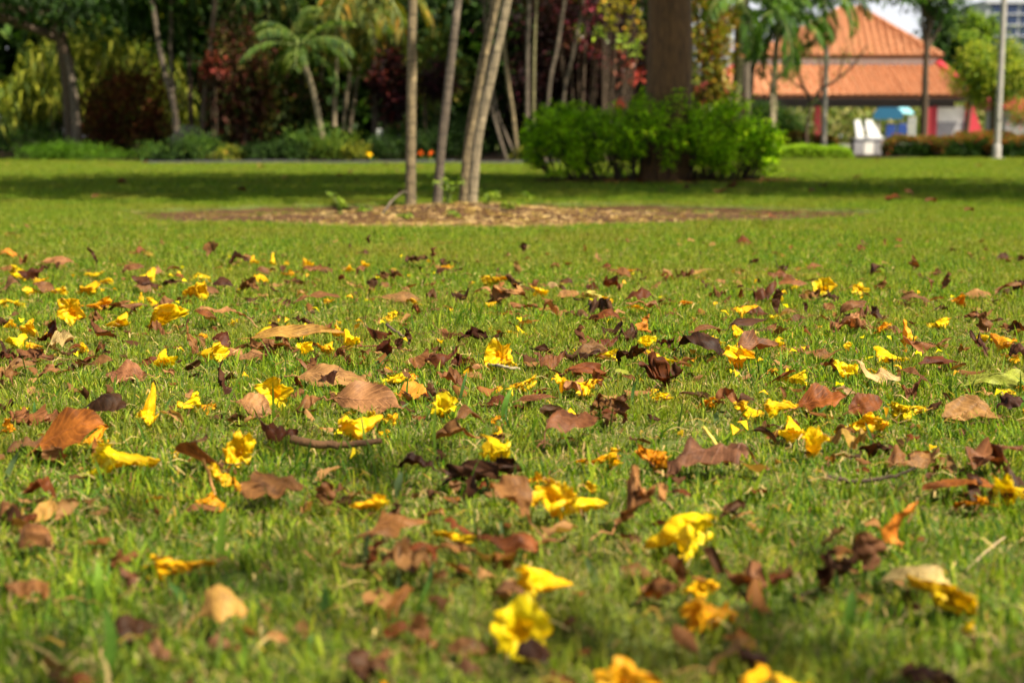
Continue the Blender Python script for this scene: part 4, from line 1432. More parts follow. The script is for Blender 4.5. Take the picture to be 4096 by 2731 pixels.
# ------------------------------------------------------------------ planting bed and edging, paving
bx0, bx1 = QX(325, 27.4), QX(1262, 27.4)
V = [(bx0 - 3.2, 31.5, .03), (bx0 - .1, 28.2, .03), (bx0, 27.5, .03), (bx1, 27.5, .03), (bx1 + .5, 29.5, .03), (bx1 + 9, 33.5, .03), (bx1 + 9, 36.0, .03), (bx1 + 4, 58, .03), (-40, 58, .03), (-40, 33, .03), (bx0 - 6, 33, .03)]
tag(link("planting_bed", mesh("planting_bed", V, [tuple(range(len(V)))], M_MULCH, False)), kind='structure')
M_KERB = simple("edging_stone", (0.06, 0.06, 0.065), .85, 12, .3, .4)
kr = thing("bed_edging", "low dark grey edging strip along the front of the planting bed", "edging", (bx0, 27.4, 0))
x = bx0; k = 0
while x < bx1:
    b = MB(); b.box((0, -.06, -.02), (.985, .06, .045 + .008 * (k % 3)))
    o = b.build("edging_stone", M_KERB, kr, loc=(x - bx0, 0, 0)); bevel(o, .012); x += 1.0; k += 1

# ------------------------------------------------------------------ centre palms on the mound
def pz(x, y): return float(gz(x, y))
def cp(pxs, Y, extra=0):             # trunk centreline from overview pixels
    return [Q(px, py, Y) for px, py in pxs]
GRP_C = "slender palm stems rising from the bare earth mound"
def mound_palm(label, pxs, Y, w, seed, toph, bark=None):
    P = cp(pxs, Y); P[0][2] = pz(P[0][0], Y) - .03
    d = P[-1] - P[-2]; d = d / d[2]
    q = P[-1] + d * (toph - P[-1][2]) * .9
    q[2] = toph
    P = P + [(P[-1] + q) / 2 + np.array([.02, 0, 0]), q]
    return palm("palm_tree", label, P, w / 2, w / 2 * .75, 7, 1.5, G_MID, seed, GRP_C, bark, leaflet=.38, ringh=.11)
mound_palm("straight ringed palm trunk standing leftmost on the earth mound", [(943, 455), (944, 320), (946, 160), (948, 0)], 10.35, .076, 101, 5.2)
mound_palm("darker leaning palm trunk just right of the straight leftmost one", [(1003, 470), (1015, 330), (1033, 170), (1052, 0)], 10.25, .068, 102, 4.7, M_BARKG)
mound_palm("left palm trunk of the touching pair leaning right", [(1063, 462), (1078, 320), (1106, 160), (1140, 0)], 10.3, .074, 103, 5.6)
mound_palm("pale front palm trunk of the touching pair leaning right", [(1083, 468), (1098, 320), (1132, 160), (1166, 0)], 10.12, .072, 104, 5.9, M_PALEBARK)
# suckers and seedlings on the mound
def seedling(name, label, px, py, Y, h, wd, n, seed, pal=G_LIME):
    P0 = Q(px, py, Y); x = P0[0]; z = pz(x, Y)
    r = np.random.default_rng(seed)
    root = thing(name, label, "young plant", (x, Y, z), "leafy seedlings at the foot of the palms")
    V = []; F = []; k = 0; PP = []; DD = []
    for i in range(max(2, n // 9)):
        a = r.uniform(0, 6.28); e = np.array([wd * .5 * math.cos(a), wd * .3 * math.sin(a), h * r.uniform(.6, 1)])
        C = curve_pts([(0, 0, -.01), e * [.3, .3, .55], e], 7)
        v, f = tube(C, np.linspace(.004, .0015, 7), 5); V.append(v); F.append(f + k); k += len(v)
        for q in range(9):
            t = r.uniform(.25, 1); c = C[int(t * 6)]; PP.append(c); DD.append(unit(np.array([math.cos(q * 2.4), math.sin(q * 2.4), r.uniform(.0, .6)])))
    link("stem", mesh("stem", np.concatenate(V), np.concatenate(F), M_SHAFT), root)
    m = len(PP); leaf_mesh("leaves", np.array(PP), np.array(DD), r.uniform(.035, .065, m), r.uniform(.02, .035, m), pal, seed, None, .3, None, root)
seedling("seedling", "leafy green seedling at the left end of the earth mound", 785, 475, 9.9, .17, .22, 40, 1)
seedling("seedling", "tall bright green sucker between the second trunk and the pair", 1030, 460, 10.0, .24, .22, 70, 2)
seedling("seedling", "small green plant between the first and second palm trunks", 1000, 455, 10.45, .26, .1, 20, 12)
seedling("seedling", "low green plant just right of the pale palm trunk", 1115, 462, 10.0, .10, .22, 40, 3)
seedling("seedling", "creeping green plant on the right slope of the mound", 1165, 480, 9.8, .06, .22, 30, 4)
seedling("seedling", "low seedling in front of the straight palm trunk", 935, 495, 9.45, .05, .12, 20, 5)
seedling("seedling", "tiny seedling in front of the dark leaning trunk", 1050, 495, 9.5, .06, .1, 20, 6)
seedling("seedling", "tiny green sprout on the grass right of the mound", 1215, 470, 11.0, .07, .14, 20, 7)
seedling("seedling", "low sprout left of the straight palm trunk", 830, 480, 9.9, .06, .14, 20, 8)
# dead stems on the mound
twig("dead_stem", "dry brown stems bent over at the foot of the palms at left", [Q(880, 490, 9.7), Q(900, 462, 9.8), Q(930, 440, 9.9), Q(960, 458, 9.9)], .008, .004, M_BARKG, cat="dead stem")
twig("dead_stem", "straw-coloured stalk lying over the mound at right", [Q(1090, 470, 9.8), Q(1130, 478, 9.7), Q(1180, 495, 9.6)], .006, .003, M_PALM, cat="dead stem")
twig("dead_stem", "thin dry stalk leaning between the palm trunks", [Q(965, 480, 9.9), Q(1000, 468, 9.9), Q(1030, 470, 9.9)], .005, .003, M_PALM, cat="dead stem")

# ------------------------------------------------------------------ big tree and its skirt of shrub
BT = (QX(1532, 16.4), 16.4)
limb_tree("broad_tree", "broad brown tree trunk rising out of the round green shrub", BT,
          [(0, 0, -.05, .36), (0, 0, .5, .29), (0.01, 0, 1.6, .262), (-.02, .05, 3.2, .235), (0.1, 0, 5.0, .2)], (.8, -3.5, 6.8), (6.2, 4.2, 1.9), G_MID, 24000, .25, .12, 200, nk=150, bark=M_BROAD, limbs=12, spread=.11, tn=24)
root = thing("shrub", "bushy bright green shrub ringing the foot of the broad tree", "shrub", (SHRUB_C[0], SHRUB_C[1], 0))
r = np.random.default_rng(77)
# leafy sprays on twigs over an irregular low dome, with holes between them and a see-through foot
Ps, Ds, Ts, tw = [], [], [], []
xA, xB = QX(1232, SHRUB_C[1]) - SHRUB_C[0], QX(1760, SHRUB_C[1]) - SHRUB_C[0]
for k in range(600):
    out_ = k > 545
    u = r.uniform(-1, 1) if not out_ else r.choice([-1, 1]) * r.uniform(.94, 1.05); xx = (xA + xB) / 2 + u * (xB - xA) / 2
    v = r.uniform(-1, 1); yy = v * .95 * math.sqrt(max(0, 1 - u * u * .8))
    top = .77 * (1 - .26 * abs(u) ** 3) * (1 - .25 * abs(v) ** 3) + .09 * math.sin(u * 7 + 1) + .09 * math.sin(u * 15 + v * 5) + (.26 if abs(u - .66) < .05 else 0) + (.1 if r.uniform() < .07 else 0)
    q = r.uniform() ** .6; zz = .10 + (top - .10) * q
    if zz < .30 and (math.sin(u * 11 + 2) < -.6): continue
    if out_: zz = r.uniform(.16, .62); yy = r.uniform(-.4, .3)
    if .3 < q < .75 and v > .2 and r.uniform() < .3: continue
    if math.sin(u * 13 + 1.7) * math.sin(zz * 11 + v * 3) > .62 and q < .85: continue
    n = int(r.uniform(34, 62)); rad = r.uniform(.075, .14)
    c = np.array([xx, yy, zz]); out = unit(np.array([u * .9, v * .8 - .15, .35 + q * .5]) + r.normal(0, .25, 3))
    a_ = r.uniform(0, 6.28, n); s_ = r.uniform(0, 1, n)
    ring = np.stack([np.cos(a_), np.sin(a_), r.normal(0, .35, n)], 1)
    Ps.append(c + out * ((s_ - .4) * rad * 2.2)[:, None] + ring * (rad * .45 * r.uniform(.3, 1, n))[:, None])
    Ds.append(unit(ring * .9 + out * .7)); Ts.append(np.full(n, (.62 + .6 * q) * r.uniform(.75, 1.25))); tw.append((c, out, rad))
P = np.concatenate(Ps); D = np.concatenate(Ds); T = np.concatenate(Ts)
n = len(P)
leaf_mesh("foliage", P, D, r.uniform(.05, .105, n), r.uniform(.02, .038, n), G_SHRUB, 78, M_FOL, .25, T * 0 + r.uniform(.8, 1.15, n), root)
Vs = []; Fs = []; k = 0
for c, out, rad in tw[::2]:
    b0 = np.array([c[0] * .86, c[1] * .5, max(.02, c[2] - .45)])
    V, F = tube(curve_pts([b0, (b0 + c) / 2 + r.normal(0, .03, 3), c + out * rad], 6), np.linspace(.011, .003, 6), 5); Vs.append(V); Fs.append(F + k); k += len(V)
link("twigs", mesh("twigs", np.concatenate(Vs), np.concatenate(Fs), M_BARK), root)
for i, px in enumerate([1290, 1335, 1400, 1455, 1490, 1560, 1600, 1650, 1700]):
    x = QX(px, SHRUB_C[1]) - SHRUB_C[0]; yy = r.uniform(-.45, .3)
    V, F = tube(curve_pts([(x * .8, yy * .6, -.02), (x * .9 + r.uniform(-.05, .05), yy, .25), (x + r.uniform(-.15, .15), yy, .6)], 9), np.linspace(.022, .009, 9), 7)
    link("stem", mesh("stem", V, F, M_BARK), root)
th = np.linspace(0, 2 * math.pi, 60, endpoint=False); rr = 1 + .06 * np.sin(5 * th) + .04 * np.sin(11 * th + 1)
V = np.stack([BT[0] + .02 + 1.35 * rr * np.cos(th), BT[1] - .05 + .78 * rr * np.sin(th), np.zeros(60)], 1); V[:, 2] = gz(V[:, 0], V[:, 1]) + .008
tag(link("tree_pit_soil", mesh("tree_pit_soil", V, [tuple(range(60))], M_MULCH, False)), kind='structure')
n = 1500; a = RNG.uniform(0, 6.28, n); q = np.sqrt(RNG.uniform(0, 1, n))
px_ = BT[0] + 1.5 * q * np.cos(a); py_ = BT[1] - .1 + .95 * q * np.sin(a)
V, F, C = strips(n, px_, py_, gz(px_, py_) + .02, RNG.uniform(.03, .1, n), RNG.uniform(.015, .04, n), [(.16, .07, .035), (.1, .05, .03), (.25, .13, .07)], seed=9)
tag(link("leaf_litter", mesh("leaf_litter", V, F, M_FOL, False, C)), "dead leaf litter on the dark soil under the round shrub", "leaf litter", kind='stuff')

# second shade tree to the right of the frame
limb_tree("shade_tree", "spreading green tree just beyond the right edge, shading the lawn", (10.4, 10.6),
          [(0, 0, -.05, .3), (0, 0, 1.5, .22), (.1, 0, 4.2, .17)], (-.6, -.2, 6.6), (5.0, 3.0, 1.8), G_MID, 10000, .22, .10, 210, nk=80, limbs=8, spread=.12)
# unseen tree added behind the camera so its crown darkens the near grass
limb_tree("added_shade_tree", "unseen trumpet tree added beside the camera to shade the near grass", (4.6, -2.2),
          [(0, 0, -.05, .2), (0, .1, 1.8, .15), (-.2, .2, 3.8, .11)], (-.9, .4, 5.2), (2.6, 1.9, 1.3), G_MID, 1500, .14, .06, 211, nk=50, limbs=7, spread=.14)

# ------------------------------------------------------------------ left: dark tree, strap-leaved clump, crotons
def qp(x, y, Y): return tuple(Q(x, y, Y))
X = QX(168, 32)
limb_tree("dark_tree", "dark-trunked tree with an overhanging crown at the far left", (X, 32),
          [(.0, 0, -.02, .21), (-.02, 0, 1.0, .185), (-.07, 0, 2.0, .16), (-.18, 0, 2.7, .15), (-.3, 0, 3.6, .13)], (-.2, -.4, 4.2), (5.4, 2.6, 1.35), G_DARK, 11000, .19, .09, 301, nk=110, spread=.12, limbs=14)
V, F = tube(curve_pts([(X + .05, 31.7, -.02), (X + .16, 31.72, .5), (X + .12, 31.75, 1.6), (X - .02, 31.85, 2.3)], 12), np.linspace(.13, .07, 12), 10, .04)
tr2 = thing("slim_tree", "paler slim trunk grown against the dark-trunked tree", "tree", (X + .05, 31.7, 0))
link("trunk", mesh("trunk", V - np.array([X + .05, 31.7, 0]), F, M_BARKG), tr2)
bush("groundcover_mound", "low rounded bright green groundcover under the dark-trunked tree", "groundcover", QX(160, 30.6), 30.8, -.12, (1.1, .8, .26), [((.06, .13, .012), 4), ((.1, .2, .015), 2), ((.04, .09, .01), 3)], 7000, .07, .035, 302, nk=50, stems=0, spread=.2, up=.5)
# strap-leaved clump
root = thing("strap_leaf_clump", "large yellow-green clump of long drooping strap leaves behind the dark trunk", "bamboo-like plant", (QX(215, 36), 36.5, 0))
r = np.random.default_rng(303); Ps, Ds, Ts = [], [], []
for k in range(150):
    u = r.uniform(-1, 1); xx = u * 2.25; top = 3.05 * (1 - .5 * abs(u) ** 2.4) * r.uniform(.45, 1)
    c = np.array([xx, r.uniform(-1.1, 1.0) * (1 - .4 * abs(u)), top])
    n = 42; az = r.uniform(0, 6.28, n)
    Ps.append(c + r.normal(0, .13, (n, 3)) * [1, 1, 1.3]); Ds.append(np.stack([np.cos(az) * .6, np.sin(az) * .6, r.uniform(-.9, .9, n)], 1)); Ts.append(np.full(n, r.uniform(.7, 1.25)))
P = np.concatenate(Ps); D = np.concatenate(Ds); n = len(P)
leaf_mesh("foliage", P, D, r.uniform(.25, .5, n), r.uniform(.03, .055, n), G_YEL, 304, M_FOL, .75, np.concatenate(Ts), root)
for k in range(9):
    xx = r.uniform(-1.6, 1.6); yy = r.uniform(-.6, .6)
    V, F = tube(curve_pts([(xx * .8, yy, 0), (xx * .9, yy, 1.3), (xx, yy, 2.5)], 9), np.linspace(.035, .012, 9), 6); link("cane", mesh("cane", V, F, M_PALMG), root)
bush("croton_bush", "rounded red-brown croton bush in front of the yellow-green clump", "croton bush", QX(300, 33), 33, .35, (1.0, .7, .78), C_RED, 4200, .16, .06, 310, nk=40, up=.5, spread=.2)
bush("croton_bush", "small brown-leaved bush between the dark trunk and the croton", "croton bush", QX(232, 33.5), 33.5, .1, (.5, .5, .62), C_RED, 1800, .14, .05, 311, nk=24, up=.5)
bush("hedge_plant", "dark low hedge at the far left edge of the lawn", "hedge", QX(30, 36), 36.0, .0, (1.9, .5, .4), G_DARK, 3500, .09, .045, 312, nk=50, stems=0, spread=.16)
palm("palm_tree", "thin palm trunk leaning left behind the croton bush", [qp(408, 330, 31), qp(400, 250, 31), qp(372, 140, 31), qp(352, 20, 31), qp(346, -60, 31)], .07, .05, 7, 1.6, G_YEL, 320, "garden palms in the planting bed", M_BARKG, e0=(-.4, .9))
palm("palm_tree", "second thin palm trunk crossing behind the leaning one", [qp(402, 320, 32), qp(398, 220, 32), qp(392, 100, 32), qp(396, -30, 32)], .055, .045, 6, 1.3, G_YEL, 321, "garden palms in the planting bed", M_BARKG, e0=(-.6, .8))
palm("palm_tree", "dark slender trunk with a slight bend left of the tall maroon croton", [qp(465, 345, 29.5), qp(470, 240, 29.5), qp(484, 120, 29.5), qp(496, -40, 29.5)], .07, .05, 6, 1.5, G_DARK, 322, "garden palms in the planting bed", M_BARK, e0=(-.3, .9))
bush("tall_croton", "tall maroon croton column with reddish leaf tips", "croton bush", QX(548, 29.5), 29.6, .25, (.62, .5, 1.35), [((.03, .012, .009), 5), ((.05, .018, .013), 3), ((.12, .032, .022), .7), ((.03, .045, .01), 3), ((.1, .08, .02), .8)], 6500, .17, .055, 323, nk=60, up=.4, spread=.2, droop=.4)
bush("croton_bush", "pink-red leaf cluster near the top of the tall maroon croton", "croton bush", QX(500, 29.2), 29.0, 1.65, (.2, .18, .22), [((.2, .035, .035), 1.5), ((.06, .02, .015), 4), ((.32, .07, .06), .7)], 420, .16, .05, 324, nk=10, stems=2)
bush("croton_bush", "dark green and yellow croton behind the young palm fronds", "croton bush", QX(640, 31), 31.5, .2, (.85, .5, 1.2), [((.03, .05, .012), 5), ((.05, .08, .015), 3), ((.22, .18, .03), .8), ((.07, .02, .015), 1.5)], 5200, .18, .06, 325, nk=50, up=.3, droop=.4)
for (px, py_, Y, s, lab, pal, sd) in [(460, 350, 28.6, .42, "low green fern clump at the foot of the dark slender trunk", G_MID, 330), (405, 352, 28.4, .3, "small dark green plant left of the fern clump", G_DARK, 331),
                                (350, 358, 28.6, .26, "low pale plant at the left end of the planting bed edging", G_MID, 332), (715, 330, 28.6, .5, "leafy green clump beneath the leaning pale palm", G_MID, 333),
                                (770, 300, 28.8, .42, "bright green fern clump right of the leaning pale palm", G_LIME, 334), (655, 345, 28.4, .34, "dark green undergrowth left of the leaning pale palm", G_DARK, 335),
                                (880, 335, 28.5, .36, "dark green low clump beside the white post", G_DARK, 336), (820, 345, 28.2, .25, "low yellowish plant in front of the white post", G_YEL, 337),
                                (925, 320, 29.5, .5, "pale green leafy plant left of the straight palm trunk", G_MID, 338), (1005, 320, 28.6, .5, "dark green bush between the mound palms", G_DARK, 339),
                                (1040, 300, 30, .75, "tall deep green bush behind the touching palm pair", G_DARK, 340), (1205, 345, 28.2, .22, "low straw-coloured tuft left of the round shrub", G_YEL, 341),
                                (590, 350, 28.3, .3, "low dark plant at the foot of the tall maroon croton", G_DARK, 342), (520, 345, 28.1, .22, "pale tuft near the yellow bloom at left", G_YEL, 343)]:
    c = Q(px, py_, Y)
    bush("garden_plant", lab, "garden plant", c[0], Y, 0.0, (s * 1.0, s * .7, s * .62), [(tuple(np.array(c_) * .62), w_) for c_, w_ in pal], int(2200 * s + 400), .15, .035, sd, nk=18, up=.9, droop=.5, stems=2, spread=.3)
# young palm with arching fronds
palm("young_palm", "young palm with a pale leaning trunk and arching fronds", [qp(744, 355, 28.8), qp(735, 285, 28.8), qp(716, 200, 28.8), qp(700, 150, 28.8)], .062, .05, 11, 1.35, [((.06, .11, .02), 3), ((.11, .15, .03), 2), ((.03, .06, .02), 3)], 350, "garden palms in the planting bed", M_PALEBARK, leaflet=.36, e0=(-.3, 1.2), wl=.045)
palm("palm_tree", "pale yellowish palm stem left of two white stems", [qp(768, 290, 30.5), qp(769, 220, 30.5), qp(772, 150, 30.5), qp(775, 60, 30.5)], .05, .045, 8, 1.5, [((.12, .15, .03), 3), ((.28, .22, .04), 1.5), ((.06, .09, .03), 2)], 351, "garden palms in the planting bed", M_PALEBARK, leaflet=.5, e0=(-1.2, .6))
palm("palm_tree", "white palm stem leaning slightly in the middle of the bed", [qp(789, 300, 31), qp(795, 230, 31), qp(806, 150, 31), qp(815, 50, 31)], .05, .04, 8, 1.5, [((.1, .14, .03), 3), ((.3, .2, .03), 1.5), ((.05, .08, .03), 2)], 352, "garden palms in the planting bed", M_PALEBARK, leaflet=.5, e0=(-1.2, .6))
palm("palm_tree", "thin grey-white palm stem right of the white leaning one", [qp(803, 305, 31.6), qp(812, 240, 31.6), qp(822, 170, 31.6), qp(830, 80, 31.6)], .04, .035, 7, 1.4, G_MID, 353, "garden palms in the planting bed", M_PALEBARK, leaflet=.45, e0=(-1.0, .7))
palm("palm_tree", "palm hidden by its own hanging olive fronds left of the straight trunk", [qp(862, 340, 31), qp(860, 200, 31), qp(858, 20, 31)], .07, .05, 12, 1.9, [((.09, .11, .02), 4), ((.2, .16, .03), 2), ((.04, .06, .02), 2), ((.38, .2, .03), .8)], 354, "garden palms in the planting bed", M_BARKG, leaflet=.6, e0=(-1.3, .5), wl=.05)
palm("palm_tree", "palm with green fronds over the young palm", [qp(650, 340, 32.5), qp(655, 200, 32.5), qp(668, 20, 32.5)], .07, .05, 12, 2.0, G_MID, 355, "garden palms in the planting bed", M_BARK, leaflet=.5, e0=(-.9, .6), wl=.05)
palm("palm_tree", "palm whose hanging fronds fill the top above the tall croton", [qp(600, 345, 31.5), qp(604, 150, 31.5), qp(612, -20, 31.5)], .06, .05, 13, 2.0, G_DARK + [((.1, .13, .03), 2)], 356, "garden palms in the planting bed", M_BARK, leaflet=.5, e0=(-1.1, .4), wl=.05)
palm("palm_tree", "palm whose olive fronds hang above the white stems", [qp(735, 345, 32.5), qp(738, 150, 32.5), qp(745, -30, 32.5)], .06, .05, 14, 2.1, [((.06, .09, .02), 4), ((.16, .14, .03), 1.5), ((.03, .05, .015), 3)], 357, "garden palms in the planting bed", M_BARK, leaflet=.5, e0=(-1.2, .3), wl=.05)
palm("palm_tree", "palm whose dark fronds hang above the yellow-green clump", [qp(440, 345, 33), qp(436, 150, 33), qp(430, -20, 33)], .06, .05, 13, 2.1, G_DARK, 359, "garden palms in the planting bed", M_BARK, leaflet=.5, e0=(-1.1, .4), wl=.05)
bush("maroon_croton", "dark maroon leaf mass between the olive fronds and the straight trunk", "croton bush", QX(902, 30.5), 30.4, 1.0, (.42, .35, .62), C_PURP + [((.16, .03, .03), 1.5)], 2600, .15, .06, 356, nk=26, stems=5)
bush("maroon_croton", "small dark purple leaf cluster behind the dark leaning trunk", "croton bush", QX(1010, 30), 30.2, 1.35, (.34, .3, .3), C_PURP, 1300, .14, .06, 357, nk=16, stems=4)
bush("garden_tree", "loose yellow-green tree behind the straight palm trunk", "small tree", QX(975, 35), 35, .9, (1.0, .7, 1.1), [((.14, .17, .04), 3), ((.25, .22, .05), 1.5), ((.07, .12, .03), 3)], 2600, .16, .07, 358, nk=34, spread=.2, stems=5, shell=.3)
b = MB(); b.box((-.055, -.055, 0), (.055, .055, .62)); b.box((-.065, -.065, .62), (.065, .065, .66))
o = b.build("marker_post", simple("white_post_paint", (.55, .56, .5), .5, 8, .1), loc=(QX(872, 30), 30, .0)); bevel(o, .01)
tag(o, "short white post standing among the garden plants", "post")
def blossom(label, px, py, Y, s, col, seed, cat="garden flower"):
    c = Q(px, py, Y); root = thing("garden_flower", label, cat, (c[0], Y, 0)); r = np.random.default_rng(seed)
    n = 60; P = r.normal(0, s * .35, (n, 3)) + [0, 0, c[2]]; D = unit(r.normal(0, 1, (n, 3)) + [0, -.3, .5])
    leaf_mesh("blossom_head", P, D, s * .6, s * .4, [(col, 1)], seed, None, .2, None, root)
    V, F = tube([(0, 0, 0), (0.01, 0, c[2] * .5), (0, 0, c[2])], [.008, .006, .005], 6); link("stem", mesh("stem", V, F, M_SHAFT), root)
    P = np.zeros((14, 3)) + [0, 0, .05]; leaf_mesh("leaves", P, unit(r.normal(0, 1, (14, 3)) + [0, 0, 1]), .18, .04, G_MID, seed, None, .4, None, root)
blossom("single yellow bloom at the front of the planting bed", 848, 355, 28.0, .07, (.85, .6, .02), 1)
blossom("pale yellow bloom near the left end of the edging strip", 518, 352, 28.0, .06, (.75, .5, .2), 2)
blossom("orange bloom just right of the straight palm trunk", 966, 352, 28.2, .06, (.8, .2, .03), 3)
blossom("orange bloom left of the dark leaning trunk", 988, 352, 28.2, .06, (.8, .2, .03), 4)
blossom("coral pink bloom on top of the round green shrub", 1425, 240, 16.9, .09, (.85, .25, .2), 5)
for lab, pts, w, sd, bk in [
    ("thin palm stem leaning left behind the touching pair", [(1190, 350), (1178, 260), (1162, 150), (1150, 0)], .085, 401, M_PALM),
    ("palm stem spreading low left behind the touching pair", [(1165, 350), (1140, 290), (1126, 230), (1118, 120), (1112, 0)], .075, 402, M_BARKG),
    ("crossing palm stem between the pair and the grey uprights", [(1188, 350), (1160, 305), (1140, 250), (1128, 150), (1125, 0)], .06, 403, M_BARKG),
    ("upright grey palm stem left of the forked two", [(1211, 330), (1211, 240), (1212, 110), (1216, -20)], .085, 404, M_BARKG),
    ("greenish palm stem close behind the upright grey one", [(1224, 330), (1226, 200), (1228, 100), (1234, -20)], .06, 405, M_PALMG),
    ("grey palm stem leaning right above the shrub's left side", [(1252, 280), (1262, 200), (1280, 110), (1300, -20)], .08, 406, M_BARKG),
    ("rightmost slim palm stem leaning right over the shrub", [(1282, 280), (1297, 210), (1315, 130), (1345, -20)], .075, 407, M_BARKG)]:
    Y = 27.9 + (sd % 4) * .35
    P = [qp(px, py, Y) for px, py in pts]; P[0] = (P[0][0], Y, 0.0)
    d = np.array(P[-1]) - np.array(P[-2]); P.append(tuple(np.array(P[-1]) + d * .9))
    palm("palm_tree", lab, P, w / 2, w / 2 * .8, 7, 1.5, [((.12, .13, .02), 3), ((.35, .2, .03), 1), ((.05, .09, .02), 3)], sd, "palm stems behind the mound", bk, leaflet=.45, e0=(-.9, .8))
# purple mass, croton with pink and lime tips, yellow croton
bush("purple_shrub", "tall dark purple shrub behind the slim palm stems", "shrub", QX(1290, 32), 32.4, .25, (1.35, .8, 1.75), C_PURP, 9000, .17, .07, 420, nk=80, spread=.18)
bush("purple_shrub", "dark purple shrub left of the broad tree trunk", "shrub", QX(1425, 31), 31.6, .2, (.95, .7, 1.5), C_PURP, 6000, .17, .07, 421, nk=60, spread=.2)
def croton_heads(label, heads, pal, Y, seed, L=.24):
    c0 = Q(heads[0][0], 315, Y)
    root = thing("croton", label, "croton bush", (c0[0], Y, 0)); r = np.random.default_rng(seed)
    for (px, py, n, pk) in heads:
        c = Q(px, py, Y) - [c0[0], Y, 0]; c[1] += r.uniform(-.2, .2)
        V, F = tube(curve_pts([(c[0] * .3, 0, 0), (c[0] * .7, c[1] * .5, c[2] * .5), c], 8), np.linspace(.025, .01, 8), 6); link("stem", mesh("stem", V, F, M_BARK), root)
        az = np.arange(n) * 2.4 + r.uniform(0, 6); el = np.linspace(-.3, 1.2, n)
        D = np.stack([np.cos(az) * np.cos(el), np.sin(az) * np.cos(el), np.sin(el)], 1)
        leaf_mesh("leaf_head", np.repeat(c[None], n, 0) + r.normal(0, .03, (n, 3)) + [0, 0, 1] * np.linspace(-.12, .05, n)[:, None], D, r.uniform(L * .7, L * 1.1, n), r.uniform(.05, .075, n), pk, seed + int(px), M_FOLD, .35, None, root)
LIME = [((.3, .42, .04), 3), ((.18, .3, .03), 2)]; PINK = [((.22, .03, .06), 2), ((.10, .014, .025), 3), ((.36, .13, .11), .6)]; RED = [((.26, .035, .03), 2), ((.42, .14, .09), 1.2), ((.11, .014, .018), 3)]
croton_heads("croton with lime and pink leaf heads left of the broad trunk",
             [(1330, 70, 22, LIME), (1375, 78, 16, LIME), (1345, 100, 14, PINK), (1310, 60, 12, PINK), (1430, 95, 22, LIME), (1460, 110, 18, LIME), (1425, 120, 16, RED), (1455, 150, 18, RED), (1430, 170, 16, RED), (1468, 175, 16, RED),
              (1370, 30, 14, PINK), (1345, 15, 16, PINK), (1380, 130, 12, PINK), (1400, 150, 12, PINK), (1290, 95, 10, PINK), (1280, 30, 12, PINK), (1365, 110, 14, RED)], None, 29.0, 430)
croton_heads("yellow croton heads at the top just left of the broad trunk",
             [(px, py, 16, [((.30, .25, .025), 4), ((.18, .19, .02), 3), ((.34, .18, .02), 1)]) for px, py in [(1385, 15), (1410, 30), (1440, 12), (1465, 35), (1400, 55), (1445, 60), (1470, 75), (1420, 5), (1395, -15), (1460, -10)]], None, 28.6, 431, .18)
root = bush("yellow_croton", "yellow and orange croton right of the broad tree trunk", "croton bush", QX(1618, 30), 30, 0.75, (.62, .45, 1.45), C_YELRED, 5200, .15, .055, 432, nk=60, up=.4, spread=.17, mat=M_FOLD)
bush("croton_bush", "reddish lower leaves under the yellow croton", "croton bush", QX(1660, 31), 31, .5, (.38, .3, .5), [((.16, .05, .05), 3), ((.25, .09, .07), 1), ((.08, .08, .03), 2)], 1400, .13, .05, 433, nk=20)

# ------------------------------------------------------------------ right side: palms, small trees, poles
palm("palm_tree", "sturdy palm with a green crown right of the yellow croton", [qp(1692, 345, 30.5), qp(1692, 240, 30.5), qp(1696, 130, 30.5), qp(1698, 45, 30.5)], .11, .1, 13, 1.45, [((.05, .11, .018), 4), ((.09, .17, .02), 3), ((.03, .07, .015), 2)], 501, "palms in front of the pavilion", M_PALMG, leaflet=.45, e0=(-.8, 1.0), wl=.055)
palm("palm_tree", "grey palm trunk close behind the sturdy palm", [qp(1712, 345, 33), qp(1712, 220, 33), qp(1710, 60, 33), qp(1708, -40, 33)], .12, .1, 10, 2.0, G_MID, 502, "palms in front of the pavilion", M_BARKG, leaflet=.4, e0=(-.2, .9), wl=.055)
palm("palm_tree", "palm with drooping fronds over the left of the pavilion roof", [qp(1775, 342, 34), qp(1776, 240, 34), qp(1780, 150, 34), qp(1786, 75, 34)], .085, .06, 15, 1.55, [((.045, .10, .018), 4), ((.08, .15, .02), 3), ((.02, .05, .012), 3)], 503, "palms in front of the pavilion", M_PALEBARK, leaflet=.45, e0=(-.9, 1.0), wl=.06)
palm("palm_tree", "palm crown hanging in front of the upper pavilion roof", [qp(1668, 345, 36), qp(1690, 200, 36), qp(1850, 0, 36)], .05, .05, 13, 1.7, G_MID, 504, "palms in front of the pavilion", M_BARKG, leaflet=.45, e0=(-1.0, .5), wl=.055)
limb_tree("leafy_tree", "leafy tree whose green branches hang over the pavilion roof", (QX(1716, 38), 38),
          [(0, 0, 0, .12), (.1, 0, 2.5, .1), (.6, 0, 4.2, .08)], (2.9, -1.0, 5.0), (2.5, 1.6, 1.2), G_MID + [((.14, .24, .03), 2)], 6000, .17, .075, 505, nk=90, spread=.12, limbs=12)
